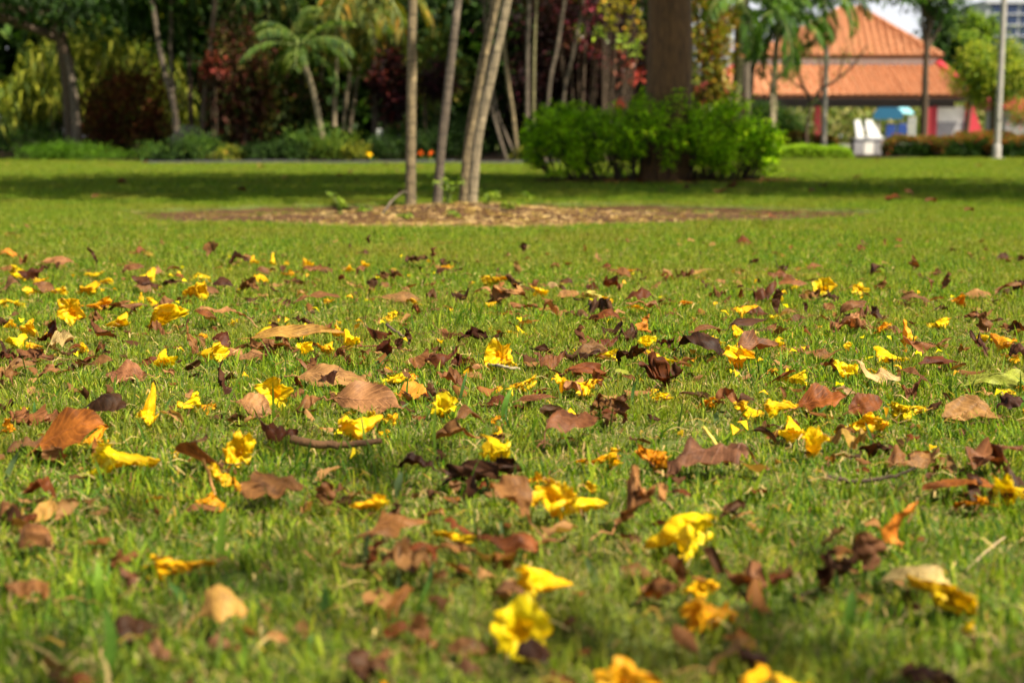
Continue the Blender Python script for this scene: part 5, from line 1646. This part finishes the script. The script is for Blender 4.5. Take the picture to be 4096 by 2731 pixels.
def bare_tree(label, px, Y, segs, seed, leaves=260, leafpts=None, barkm=None):
    root = thing("small_tree", label, "small tree", (QX(px, Y), Y, 0)); r = np.random.default_rng(seed)
    Vs = []; Fs = []; k = 0; tips = []
    for pts, a, b in segs:
        P = np.array([Q(x, y, Y) for x, y in pts]) - [QX(px, Y), Y, 0]; P[:, 1] += np.linspace(0, r.uniform(-.5, .5), len(P))
        v, f = tube(curve_pts(P, 12), np.linspace(a, b, 12), 8); Vs.append(v); Fs.append(f + k); k += len(v); tips.append(curve_pts(P, 12)[5:])
    link("trunk", mesh("trunk", np.concatenate(Vs), np.concatenate(Fs), barkm or M_BARK), root)
    T = np.concatenate(tips); P = T[r.integers(0, len(T), leaves)] + r.normal(0, .16, (leaves, 3))
    leaf_mesh("leaves", P, r.normal(0, 1, (leaves, 3)), .08, .035, G_MID, seed, None, .3, None, root)
bare_tree("sparse branching tree in front of the pale pole and pavilion", 1868, 36, [([(1852, 345), (1854, 290), (1866, 235)], .04, .045), ([(1866, 235), (1845, 200), (1832, 160), (1826, 130)], .05, .02), ([(1866, 235), (1885, 205), (1925, 180), (1960, 145), (1985, 105)], .05, .015),
                                                   ([(1848, 205), (1820, 190), (1800, 170)], .03, .012), ([(1885, 205), (1880, 165), (1868, 120)], .03, .012), ([(1925, 180), (1930, 140), (1938, 110)], .025, .01), ([(1826, 150), (1850, 110), (1880, 85)], .03, .01)], 510, 420)
bare_tree("slim pale-trunked tree left of the pale pole", 1776, 33.2, [([(1776, 345), (1777, 270), (1779, 190)], .055, .04), ([(1779, 190), (1765, 160), (1755, 130)], .03, .01), ([(1779, 190), (1795, 165), (1812, 135)], .03, .01), ([(1779, 200), (1790, 180), (1825, 175)], .02, .01)], 511, 360, barkm=M_PALEBARK)
limb_tree("slim_dark_tree", "slim dark tree standing before the right end of the pavilion", (QX(2121, 42), 42),
          [(0, 0, 0, .13), (.0, 0, 1.5, .1), (-.02, 0, 2.6, .08), (.02, 0, 3.9, .09)], (.05, 0, 4.75), (.9, .7, .75), G_DARK, 2200, .14, .07, 512, nk=34, spread=.2, limbs=8)
limb_tree("round_dark_tree", "dark round-headed tree rising behind the pavilion roof", (QX(2165, 125), 125),
          [(0, 0, 0, .5), (0, 0, 5, .4), (0, 0, 8.5, .25)], (0, 0, 8.7), (2.9, 2.6, 3.0), G_DARK, 6000, .5, .28, 513, nk=50, spread=.18)
limb_tree("yellow_green_tree", "yellow-green tree at the right behind the lamp post", (QX(2275, 46), 46),
          [(0, 0, 0, .1), (.05, 0, 1.0, .08), (0, 0, 2.0, .07)], (.0, 0, 2.62), (1.45, 1.0, 1.15), [((.22, .26, .02), 3), ((.3, .3, .03), 2), ((.1, .16, .02), 3), ((.05, .09, .02), 2)], 7000, .15, .07, 514, nk=70, spread=.16, limbs=10)
limb_tree("yellow_green_tree", "taller light green sapling above the right-hand tree", (QX(2215, 50), 50),
          [(0, 0, 0, .09), (.2, 0, 2.0, .07), (.4, 0, 3.8, .05)], (.45, 0, 4.1), (.75, .6, .75), G_LIME, 1500, .17, .08, 515, nk=26, spread=.2, limbs=8)
bush("red_leaf_shrub", "small red-tinged shrub at the right edge beyond the lamp post", "shrub", QX(2345, 44), 44, .6, (.4, .4, .5), [((.3, .08, .04), 2), ((.1, .16, .03), 3)], 900, .12, .05, 516, nk=16)
bush("dark_shrub", "dark shrubs added to darken the opening below the left pavilion roof", "shrub", QX(1715, 75), 75.5, 0, (2.9, .8, 1.1), G_DARK, 5000, .25, .12, 520, nk=50, stems=3, spread=.14)  # shrubs added to keep the left opening under the roof dark
# poles
M_POLE = simple("galvanised_pole", (.36, .33, .29), .55, 5, .12)
def pole(name, label, px, Y, w, top, mat=M_POLE, cat="lamp post", seed=0):
    x = QX(px, Y); root = thing(name, label, cat, (x, Y, 0))
    V, F = tube(np.array([(0, 0, z) for z in np.linspace(0, top, 12)]), np.linspace(w / 2, w / 2 * .82, 12), 16); link("pole", mesh("pole", V, F, mat), root)
    b = MB(); b.box((-w * 1.0, -w * 1.0, 0), (w * 1.0, w * 1.0, .03)); bevel(b.build("base_plate", mat, root), .008)
    V, F = tube(np.array([(0, 0, .02), (0, 0, .30), (0, 0, .34)]), [w * .66, w * .66, w * .5], 16); link("collar", mesh("collar", V, F, mat), root)
    b = MB(); b.box((-w * .3, -w * .62, .9), (w * .3, -w * .35, 1.25)); bevel(b.build("access_hatch", mat, root), .006)
    if top < 4: return
    V, F = tube(curve_pts([(0, 0, top - .05), (0, 0, top + .2), (-.3, -.3, top + .35), (-.7, -.7, top + .35)], 12), np.full(12, w * .3), 8); link("arm", mesh("arm", V, F, mat), root)
    b = MB(); b.box((-1.15, -.95, top + .28), (-.65, -.62, top + .42)); bevel(b.build("lamp_head", mat, root), .03)
pole("lamp_post", "pale grey lamp post standing on the lawn at the right", 2291, 32.8, .15, 5.2)
pole("lamp_post", "pale pole in front of the red pavilion column", 1892, 38.5, .15, 2.9, simple("pale_pole", (.5, .44, .36), .6, 5, .12))

# ------------------------------------------------------------------ hedges on the right
def hedge(name, label, x0, x1, Y, zt, pal, seed, dep=.5, n=5000, L=.08, cat="hedge", tops=None, bumps=.12):
    X0, X1 = QX(x0, Y), QX(x1, Y); root = thing(name, label, cat, ((X0 + X1) / 2, Y, 0)); r = np.random.default_rng(seed)
    w = X1 - X0; u = r.uniform(-.5, .5, n) * w
    env = np.clip(1 - (np.abs(u) / (w / 2)) ** 6, 0, 1) ** .5
    hh = zt * env * (1 - bumps + bumps * np.sin(u * 2.4 + seed) * np.sin(u * 5.1))
    side = r.uniform(0, 1, n)
    z = np.where(side < .5, hh + r.normal(0, .02, n), r.uniform(0.02, 1, n) * hh); y = np.where(side < .5, r.uniform(-.5, .5, n) * dep, -.5 * dep * (1 + r.normal(0, .08, n)))
    P = np.stack([u, y, z], 1); D = np.stack([r.normal(0, .6, n), -.3 + r.normal(0, .5, n), .5 + r.normal(0, .5, n)], 1)
    if tops is not None:
        top = z > hh * .8
        leaf_mesh("foliage", P[~top], D[~top], L, L * .5, pal, seed, None, .2, None, root)
        leaf_mesh("new_growth", P[top], D[top], L, L * .5, tops, seed + 1, None, .2, None, root)
    else: leaf_mesh("foliage", P, D, L, L * .5, pal, seed, None, .2, None, root)
    # woody core so the hedge is not see-through
    b = MB(); b.prism([(-w * .47, 0), (w * .47, 0), (w * .44, zt * .62), (-w * .44, zt * .62)], -dep * .36, dep * .4); b.build("twiggy_core", M_CORE, root)
M_CORE = simple("hedge_core", (.02, .025, .012), .95, 30, .5, .8)
RT = [((.22, .05, .025), 2), ((.28, .12, .03), 1.2), ((.06, .09, .02), 4)]
hedge("groundcover_bed", "low lime green groundcover strip right of the shrub", 1782, 1950, 33.2, .30, [((.2, .31, .02), 3), ((.26, .38, .03), 2), ((.12, .2, .02), 2)], 601, .9, 6000, .07, "groundcover")
hedge("red_hedge", "rounded red-topped hedge behind the lime groundcover", 1795, 1922, 39, .58, G_MID, 602, .9, 4500, .09, tops=RT)
hedge("red_hedge", "dark hedge with red tops right of the grey box", 2030, 2165, 36, .50, G_DARK, 603, .9, 4500, .09, tops=RT)
hedge("red_hedge", "dark rounded hedge left of the lamp post", 2150, 2285, 35, .52, G_DARK, 604, .9, 4500, .09, tops=RT)
hedge("red_hedge", "dark hedge behind the lamp post at the right edge", 2270, 2400, 34.2, .52, G_DARK, 605, .9, 4500, .09, tops=[((.3, .1, .03), 2), ((.06, .08, .02), 3)])
hedge("red_hedge", "orange-topped hedge row in front of the red buttress", 2185, 2330, 44, .72, G_DARK, 606, .8, 3500, .1, tops=RT)

# ------------------------------------------------------------------ pavilion
PY = 80.0
def px_(x, Y=PY): return QX(x, Y)
def zz_(y, Y=PY): return float(Q(1176, y, Y)[2])
M_TILE = simple("clay_roof_tile", (.43, .185, .082), .75, 3, .16, .2)
M_REDP = simple("red_paint", (.48, .03, .045), .55, 4, .12)
M_WALLP = simple("cream_render", (.78, .75, .7), .85, 4, .12)
M_GREYW = simple("grey_render", (.3, .29, .3), .85, 4, .12)
M_DARKB = simple("dark_soffit", (.05, .04, .04), .8, 4, .2)  # near-black carries the shadow under the eave in its colour
pav = thing("pavilion", "open pavilion with a two-tier orange tiled roof and red columns", "pavilion", (px_(1900), PY, 0))
ox = px_(1900)
def roof(name, A, B, C, D, rows, pitch, parent, mat=M_TILE):
    """barrel-tiled slope: A,B eave ends, C,D ridge ends (B->C side), real ribs and stepped courses"""
    A, B, C, D = map(lambda p: np.array(p, float), (A, B, C, D))
    nrm = np.cross(B - A, D - A); nrm /= np.linalg.norm(nrm)
    if nrm[2] < 0: nrm = -nrm
    w = np.linalg.norm(B - A); nc = int(w / pitch) * 4
    V = []; F = []
    for i in range(rows):
        for k, (f, lift) in enumerate(((i / rows, .07), ((i + 1) / rows, .0))):
            L = A + (D - A) * f; R = B + (C - B) * f
            for j in range(nc + 1):
                # keep the ribs running straight up the slope
                t = j / nc; p = L + (R - L) * t
                s = np.dot(p - A, (B - A) / w) / pitch
                V.append(p + nrm * (lift + .16 * abs(math.sin(math.pi * s))))
    m = nc + 1
    for i in range(rows):
        for j in range(nc):
            a = (2 * i) * m + j; F.append((a, a + 1, a + 1 + m, a + m))
            if i < rows - 1: b_ = a + m; F.append((b_, b_ + 1, b_ + 1 + m, b_ + m))
    o = link(name, mesh(name, np.array(V), F, mat, False), parent)
    return o
xL, xR = px_(1588) - ox, px_(2240) - ox; ze = zz_(223)
y2 = 4.0; zb = float(Q(1176, 152, PY + y2)[2]); bl_, br_ = QX(1700, PY + y2) - ox, QX(2147, PY + y2) - ox
dp = 13.0
E = [(xL, 0, ze), (xR, 0, ze), (xR, dp, ze), (xL, dp, ze)]; Tq = [(bl_, y2, zb), (br_, y2, zb), (br_, dp - y2, zb), (bl_, dp - y2, zb)]
lr = link("lower_roof", mesh("lower_roof", [(x, y, z - .05) for x, y, z in E + Tq], [(0, 1, 5, 4), (1, 2, 6, 5), (2, 3, 7, 6), (3, 0, 4, 7)], M_TILE, False), pav)
for a, b_ in ((0, 1), (1, 2), (3, 0)):
    o = roof("roof_tiles", E[a], E[b_], Tq[b_], Tq[a], 12, .42, lr); tag(o, kind='stuff')
zt = float(Q(1176, 137, PY + y2)[2])
b = MB(); b.box((bl_ + .02, y2 - .02, zb - .1), (br_ - .02, dp - y2, zt + .05)); b.build("clerestory_band", M_WALLP, pav)
uY = PY + y2 - .25
ul, ur = QX(1720, uY) - ox, QX(2157, uY) - ox; zu = float(Q(1176, 130, uY)[2]); ap = (QX(1945, PY + 6.5) - ox, 6.5, float(Q(1176, 18, PY + 6.5)[2]))
U = [(ul, y2 - .25, zu), (ur, y2 - .25, zu), (ur, dp - y2 + .25, zu), (ul, dp - y2 + .25, zu)]; A1 = (ap[0] - .4, 6.5, ap[2]); A2 = (ap[0] + .4, 6.5, ap[2])
upr = link("upper_roof", mesh("upper_roof", [(x, y, z - .05) for x, y, z in U + [A1, A2]], [(0, 1, 5, 4), (1, 2, 5), (2, 3, 4, 5), (3, 0, 4), (3, 2, 1, 0)], M_TILE, False), pav)
o = roof("roof_tiles", U[0], U[1], A2, A1, 16, .42, upr); tag(o, kind='stuff')
o = roof("roof_tiles", U[1], U[2], (A2[0] + .01, 6.51, A2[2]), A2, 16, .42, upr); tag(o, kind='stuff')
def bar(name, a, b_, r, mat, parent, n=6):
    V, F = tube(np.array([a, (np.array(a) + b_) / 2, b_]), [r] * 3, n); return link(name, mesh(name, V, F, mat, False), parent)
for q in ((E[1], Tq[1]), (E[0], Tq[0])): bar("hip_ridge", np.array(q[0]) + [0, 0, .1], np.array(q[1]) + [0, 0, .12], .26, M_REDP, pav)
for q in ((U[0], A1), (U[1], A2)): bar("hip_ridge", np.array(q[0]) + [0, 0, .08], np.array(q[1]) + [0, 0, .1], .11, M_TILE, pav)
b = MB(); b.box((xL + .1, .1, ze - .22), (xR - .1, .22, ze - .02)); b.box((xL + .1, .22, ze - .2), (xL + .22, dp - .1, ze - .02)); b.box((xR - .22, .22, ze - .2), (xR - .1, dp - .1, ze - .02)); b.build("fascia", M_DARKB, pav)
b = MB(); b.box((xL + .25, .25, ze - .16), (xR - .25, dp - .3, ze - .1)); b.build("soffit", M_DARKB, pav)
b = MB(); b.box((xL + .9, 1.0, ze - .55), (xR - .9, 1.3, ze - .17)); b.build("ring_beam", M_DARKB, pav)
for x in (1640, 1876, 2124, 2143): 
    b = MB(); X = px_(x, PY + 1.1) - ox; wd = .30 if x < 1800 or x > 2100 else .36; b.box((X - wd / 2, .95, 0), (X + wd / 2, .95 + wd, ze - .5)); bevel(b.build("column", M_REDP, pav), .02)
for x in (1640, 1876, 2133):
    b = MB(); X = px_(x, PY + 11) - ox; b.box((X - .15, 11, 0), (X + .15, 11.3, ze - .16)); b.build("column", M_REDP if x > 1700 else M_DARKB, pav)
b = MB(); b.box((px_(2150, PY + 1.1) - ox, 1.1, 1.35), (px_(2213, PY + 1.1) - ox, 1.3, ze - .5)); b.build("wall", M_WALLP, pav)
b = MB(); b.box((px_(2150, PY + 1.1) - ox, 1.08, 0), (px_(2213, PY + 1.1) - ox, 1.32, 1.35)); b.build("grey_lower_wall", M_GREYW, pav)  # wall is greyer in its lower part
X0 = px_(2214, PY + 1.1) - ox
b = MB(); b.prism([(X0, 0), (X0 + 1.55, 0), (X0 + 1.3, .45), (X0 + .9, .95), (X0 + .5, 1.9), (X0 + .35, 2.45), (X0, 2.45)], .9, 1.2); bevel(b.build("buttress", M_REDP, pav), .02)
b = MB(); b.box((xL - 4, -3, -.02), (xR + 6, dp + 3, .05)); b.build("floor_slab", simple("concrete_slab", (.32, .3, .28), .9, 3, .15), pav)
b = MB(); b.box((px_(1600) - ox, 11.0, 0), (px_(1850) - ox, 11.2, 1.2)); b.build("low_wall", M_DARKB, pav)
# red-roofed lean-to at the right edge
rt = thing("red_roof_shed", "low red-roofed shed at the right edge behind the hedges", "shed", (px_(2360, 70), 70, 0))
b = MB(); b.box((-1.1, 0, 0), (2.5, 3, 1.9)); b.build("wall", M_GREYW, rt)
b = MB(); b.prism([(-1.5, 1.9), (2.9, 1.0), (2.9, 1.08), (-.9, 2.5), (-1.5, 2.3)], -.2, 3.2); b.build("roof", M_REDP, rt)

# playground house seen through the pavilion, white slide, blue panels
PG = 102.0
pg = thing("playhouse", "playground house with blue curved canopy and dark blue panels", "playhouse", (QX(2060, PG), PG, 0)); gx0 = QX(2060, PG)
M_TEAL = simple("pale_blue_canopy", (.22, .5, .58), .35, 4, .08); M_BLUE = simple("dark_blue_panel", (.015, .05, .24), .4, 4, .1); M_TEALD = simple("deep_blue_gable", (.01, .1, .2), .4, 4, .1); M_WHITE = simple("white_plastic", (.42, .42, .42), .4, 4, .05)
def gx_(x): return QX(x, PG) - gx0
def gzz(y): return float(Q(1176, y, PG)[2])
n = 14; V = []; xs_ = np.linspace(0, 1, n)
zl, zh = gzz(268), gzz(238)
half = [(gx_(2004) + (gx_(2072) - gx_(2004)) * t, zl + (zh - zl) * math.sin(math.pi * (t * .92 + .04)) ** .7) for t in xs_]
V = [(x, 0, z) for x, z in half] + [(x + (gx_(2112) - gx_(2062)), 2.6, z - .02) for x, z in half]
link("canopy", mesh("canopy", V, [(i, i + 1, n + i + 1, n + i) for i in range(n - 1)], M_TEAL, False), pg)
b = MB(); b.prism([(x, z - .03) for x, z in half] + [(half[-1][0], zl - .2), (half[0][0], zl - .2)], -.06, -.01); b.build("gable", M_TEALD, pg)
for a, c in ((2036, 2058), (2062, 2084)):
    b = MB(); b.box((gx_(a), .1, gzz(322)), (gx_(c), .25, gzz(284))); bevel(b.build("panel", M_BLUE, pg), .03)
for x in (2018, 2090, 2100):
    b = MB(); b.box((gx_(x) - .1, .1, 0), (gx_(x) + .1, .3, zl)); b.build("post", M_WHITE if x > 2030 else M_POLE, pg)
sl = thing("white_slide", "white plastic playground slide left of the blue panels", "slide", (QX(2000, 98), 98, 0)); s0 = QX(2000, 98)
def sx_(x): return QX(x, 98) - s0
def sz_(y): return float(Q(1176, y, 98)[2])
def leaning(name, poly, lean, th, parent):     # slab whose face leans back towards the top
    n = len(poly); V = [(x, z * lean, z) for x, z in poly] + [(x, z * lean + th, z - .02) for x, z in poly]
    return bevel(link(name, mesh(name, V, [tuple(range(n)), tuple(range(2 * n - 1, n - 1, -1))] + [(i, n + i, n + (i + 1) % n, (i + 1) % n) for i in range(n)], M_WHITE, False), parent), .05)
leaning("side_panel", [(sx_(1970), sz_(326)), (sx_(1990), sz_(326)), (sx_(1987), sz_(273)), (sx_(1973), sz_(277))], .9, .3, sl)
leaning("chute", [(sx_(1996), sz_(332)), (sx_(2036), sz_(332)), (sx_(2030), sz_(316)), (sx_(2014), sz_(275)), (sx_(1998), sz_(275))], .9, .3, sl)
b = MB(); b.box((sx_(1986), 1.2, sz_(300)), (sx_(1998), 1.6, sz_(292))); b.build("rung", M_WHITE, sl)
# grey planter box in front
gb = thing("grey_bench_box", "grey panelled bench box between the groundcover and the red-topped hedge", "bench", (QX(1995, 37), 37, 0)); g0 = QX(1995, 37)
for i, (a, c) in enumerate(((1962, 1984), (1985.5, 2008), (2009.5, 2030))):
    b = MB(); b.box((QX(a, 37) - g0, 0, .05), (QX(c, 37) - g0, .06, .43)); bevel(b.build("panel", (M_GREYW, M_WALLP, M_GREYW)[i], gb), .008)
b = MB(); b.box((QX(1960, 37) - g0, -.03, .44), (QX(2032, 37) - g0, .5, .48)); bevel(b.build("seat", M_GREYW, gb), .008)
b = MB(); b.box((QX(1963, 37) - g0, .1, 0), (QX(2028, 37) - g0, .4, .43)); b.build("base", M_DARKB, gb)

# tower block beyond the trees
TY = 220.0
M_CONC = simple("tower_concrete", (.42, .43, .47), .85, .15, .1); M_GLASS = simple("tower_window_glass", (.02, .035, .09), .15, .1, .2)
tw = thing("tower_block", "pale grey tower block with dark blue windows at the top right", "building", (QX(2300, TY), TY, 0)); t0 = QX(2300, TY)
X0, X1 = QX(2252, TY) - t0, QX(2420, TY) - t0; H = float(Q(1176, 9, TY)[2])
b = MB(); b.box((X0, 0, 0), (X1, 12, H)); b.build("wall", M_CONC, tw)
b = MB(); b.box((X0 - .3, -.4, H), (X1 + .3, 12.3, H + .5)); b.build("parapet", M_CONC, tw)
for k, yy in enumerate((20, 45, 70, 95, 120)):
    for xx in (2262, 2296, 2330, 2364):
        zc = float(Q(1176, yy, TY)[2]); b = MB(); b.box((QX(xx, TY) - t0, -.15, zc - .75), (QX(xx + 27, TY) - t0, .05, zc + .75)); w_ = b.build("window", M_GLASS, tw)
        b = MB(); b.box((QX(xx, TY) - t0 - .1, -.3, zc - .95), (QX(xx + 27, TY) - t0 + .1, -.0, zc - .76)); b.build("sill", M_CONC, w_)
# pale wall and stone seen low at the left between plants
b = MB(); b.box((-1.6, 0, 0), (1.6, .25, 1.1)); o = b.build("garden_wall", simple("pinkish_wall", (.4, .28, .26), .9, 4, .2), loc=(QX(25, 46), 46, 0)); tag(o, "pinkish low wall seen beyond the hedge at the far left", "wall")
def rock(label, px, py, Y, s, seed):
    c = Q(px, py, Y); r = np.random.default_rng(seed); n, m = 14, 9; V = []
    for i in range(m):
        for j in range(n):
            a = j / n * 6.283; e = i / (m - 1) * math.pi; V.append((math.sin(e) * math.cos(a), math.sin(e) * math.sin(a), math.cos(e)))
    V = wavy(np.array(V), r, .16, 1.6) * s; F = [(i * n + j, i * n + (j + 1) % n, (i + 1) * n + (j + 1) % n, (i + 1) * n + j) for i in range(m - 1) for j in range(n)]
    o = link("boulder", mesh("boulder", V, F, M_ROCK), loc=(c[0], Y, 0)); tag(o, label, "boulder", "boulders in the garden bed")
M_ROCK = simple("weathered_stone", (.15, .125, .09), .9, 3, .35, .8)
rock("large pale boulder right of the red-brown croton bush", 440, 320, 30.5, np.array([.42, .4, .75]), 1)
rock("grey boulder at the foot of the dark slender trunk", 478, 330, 30.2, np.array([.36, .3, .6]), 2)
rock("small pale stone among plants left of the boulder", 405, 345, 29.8, np.array([.14, .12, .4]), 3)

# ------------------------------------------------------------------ far trees closing the view
def far_wood(name, label, x0, x1, Y, z1, n, seed, pal, L=.42, dy=4, z0=0):
    r = np.random.default_rng(seed); nk = 240
    K = np.stack([r.uniform(x0, x1, nk), r.uniform(Y, Y + dy, nk), z0 + (z1 - z0) * r.uniform(0, 1, nk) ** .8 * (.8 + .2 * np.sin(r.uniform(0, 6, nk)))], 1)
    i = r.integers(0, nk, n); P = K[i] + r.normal(0, 1, (n, 3)) * [(x1 - x0) / 30, 1.2, (z1 - z0) / 9]; P = P[P[:, 2] > 0]; i = i[:len(P)]; n = len(P)
    t = r.uniform(.6, 1.3, nk)[i]
    o = leaf_mesh(name, P, r.normal(0, 1, (n, 3)), r.uniform(L * .6, L * 1.3, n), L * .5, pal, seed, None, .3, t)
    return tag(o, label, "wood", kind='stuff')
far_wood("far_wood", "dark mass of trees closing the view behind the garden", -30, 4.6, 44, 9.5, 88000, 701, G_DARK + [((.06, .1, .02), .6)], .5)
far_wood("far_wood", "distant dark green trees behind the pavilion", -10, 62, 125, 6.8, 26000, 702, G_DARK + [((.1, .13, .04), 2), ((.2, .18, .08), 1)], .8)
far_wood("far_wood", "sunlit distant trees seen through the open pavilion", 10, 60, 112, 3.6, 6000, 703, [((.2, .2, .07), 2), ((.1, .14, .04), 2), ((.3, .26, .14), 1)], .6)
limb_tree("wide_tree", "dark wide tree whose crown covers the top of the garden view", (QX(560, 39), 39),
          [(0, 0, 0, .2), (0, 0, 2.5, .16), (0, 0, 4.2, .12)], (.5, 0, 4.9), (5.2, 2.5, 1.7), G_DARK, 9000, .22, .1, 710, nk=100, spread=.13)
limb_tree("wide_tree", "dark tree rising behind the purple shrubs", (QX(1330, 40), 40),
          [(0, 0, 0, .2), (0, 0, 2.5, .16), (0, 0, 4.2, .12)], (.2, 0, 4.5), (3.4, 2.2, 2.0), G_DARK + C_PURP, 6500, .22, .1, 711, nk=80, spread=.14)
limb_tree("wide_tree", "tall dark tree added so its high crown shades the crotons", (QX(700, 37), 37),  # crown added above the frame to put the crotons in shade
          [(0, 0, 0, .16), (0, 0, 2.5, .13), (0, 0, 4.6, .1)], (.8, -3.0, 6.0), (5.0, 3.2, 1.6), G_DARK, 8000, .26, .13, 712, nk=90, spread=.14)
limb_tree("wide_tree", "tall dark tree added so its high crown shades the purple shrubs", (QX(1240, 38), 38),  # another overhead crown added, shading the purple shrubs
          [(0, 0, 0, .16), (0, 0, 2.5, .13), (0, 0, 4.8, .1)], (2.0, -3.5, 6.2), (5.0, 3.2, 1.6), G_DARK, 8000, .26, .13, 713, nk=90, spread=.14)

# ------------------------------------------------------------------ small crumpled leaf litter caught between the larger leaves
r = np.random.default_rng(55); Vs = []; Fs = []; Cs = []; k = 0
pal = [(.13, .055, .022), (.07, .03, .014), (.2, .1, .04), (.1, .028, .01), (.26, .14, .06), (.05, .02, .01), (.17, .07, .02)]
lv = [b_ for b_ in built if b_['kind'] == 'leaf']
for q in range(1000):
    b_ = lv[r.integers(0, len(lv))]; g0 = np.array(b_['o'].location)
    sc_ = .035 + .04 * g0[1] / 3
    x, y = g0[0] + r.normal(0, sc_), g0[1] + r.normal(0, sc_ * 1.8)
    if r.uniform() < .3: y = r.uniform(2.4, 7.6); x = r.uniform(-.37, .37) * y
    if patch_d(x, y) < 1.05: continue
    P, ss, vv, nu, nv = leaf_grid(r, r.uniform(.35, .6), 'wcvs'[q % 4])
    P = P[::3, ::2]; a, c_ = P.shape[:2]; L = wavy(P.reshape(-1, 3), r, .07, 5)
    M = frame((r.uniform(-1, 1), r.uniform(-1, 1), r.uniform(-.2, .5)), r.uniform(-.6, .6)); W = L @ M * r.uniform(.022, .06)
    W[:, 2] *= .8; W += [x, y, float(gz(x, y)) + .004 - W[:, 2].min() + r.uniform(0, .008)]
    idx = (np.arange(a - 1)[:, None] * c_ + np.arange(c_ - 1)[None, :]).ravel(); F = np.stack([idx, idx + 1, idx + 1 + c_, idx + c_], 1)
    Vs.append(W); Fs.append(F + k); k += len(W); Cs.append(np.tile(np.array(pal[r.integers(0, len(pal))]) * r.uniform(.7, 1.3), (len(F), 1)))
tag(link("small_leaf_litter", mesh("small_leaf_litter", np.concatenate(Vs), np.concatenate(Fs), M_FOL, True, np.concatenate(Cs))), "small crumpled brown leaf fragments littered between the larger fallen leaves", "leaf litter", kind='stuff')

pr = np.random.default_rng(56); n = 170; fl_ = [b_ for b_ in built if b_['kind'] == 'flower']
px = []; py = []
for q in range(n):
    g0 = fl_[pr.integers(0, len(fl_))]['o'].location; px.append(g0[0] + pr.normal(0, .05 + .03 * g0[1])); py.append(g0[1] + pr.normal(0, .08 + .05 * g0[1]))
px = np.array(px); py = np.array(py)
keep = (patch_d(px, py) > 1.05) & (py > 2.1); px, py = px[keep], py[keep]; n = len(px)
P = np.stack([px, py, gz(px, py) + pr.uniform(.012, .03, n)], 1)
o = leaf_mesh("petal_scraps", P, pr.normal(0, 1, (n, 3)) * [1, 1, .35], pr.uniform(.014, .032, n), pr.uniform(.010, .02, n), [((.8, .62, .01), 3), ((.75, .4, .01), 2), ((.6, .28, .02), 1)], 57, M_FOL, .3)
tag(o, "small torn yellow petal scraps scattered between the fallen flowers", "petal scraps", kind='stuff')

# ------------------------------------------------------------------ stray dead leaves on the far lawn
r = np.random.default_rng(99)
proto = []
for k in range(4):
    o = make_leaf((0, 0, 0), .11, .05, 'avwc'[k], 'btrd'[k], .05, 9000 + k, "stray dead leaves on the far lawn"); proto.append(o)
kids = [[c for c in o.children] for o in proto]
cnt = 0; stray = {}
for k in range(52):
    Y = 7.6 + 22 * r.uniform() ** 1.3; xx = r.uniform(-.36, .36) * Y
    if patch_d(xx, Y) < 1.05: continue
    src = proto[cnt % 4]
    if cnt < 4: o = src
    else:
        o = src.copy(); COL.objects.link(o)
        for c in kids[cnt % 4]:
            d = c.copy(); d.parent = o; COL.objects.link(d)
    o.location = (xx, Y, pz(xx, Y) + .012); o.rotation_euler = (0, 0, r.uniform(0, 6.28)); s = r.uniform(.7, 1.4); o.scale = (s, s, s)
    strip = 0 if Y < 10 else 1 if Y < 19 else 2
    where = ("on the sunlit turf", "on the shaded lawn", "on the far lawn")[strip]
    tone = ("brown folded", "tan arched", "rust-red crumpled", "dark brown curled")[cnt % 4]
    bx_ = 1176 + xx / Y * 3267
    mark = min([(168, "below the dark-trunked tree"), (300, "below the rounded croton bush"), (480, "below the dark slender trunk"), (560, "below the tall maroon croton"), (700, "below the young palm"),
                (860, "left of the straight palm trunk"), (975, "beside the straight palm trunk"), (1120, "beside the touching palm pair"), (1215, "right of the touching palm pair"), (1340, "below the left of the round shrub"),
                (1500, "below the middle of the round shrub"), (1660, "below the right of the round shrub"), (1800, "right of the round shrub"), (1900, "below the pale pole"), (2060, "below the red-topped hedge"),
                (2180, "left of the lamp post"), (2291, "below the lamp post")], key=lambda m: abs(m[0] - bx_))[1]
    lab = "small %s leaf %s %s" % (tone, where, mark)
    if lab in stray:
        other, oy = stray[lab]; near_first = oy < Y
        other['label'] = lab + (", nearer one" if near_first else ", farther one"); lab2 = lab + (", farther one" if near_first else ", nearer one")
        for l_, ob_ in ((0, other),): ob_["label"] = ob_["label"].replace("small ", "", 1)
        lab2 = lab2.replace("small ", "", 1)
    else: lab2 = lab
    stray.setdefault(lab, (o, Y))
    tag(o, lab2, "leaf", "stray dead leaves on the far lawn")
    cnt += 1
# everything built by kind: leaves and flowers read as things
for b_ in built: b_['o']['category'] = b_['kind']
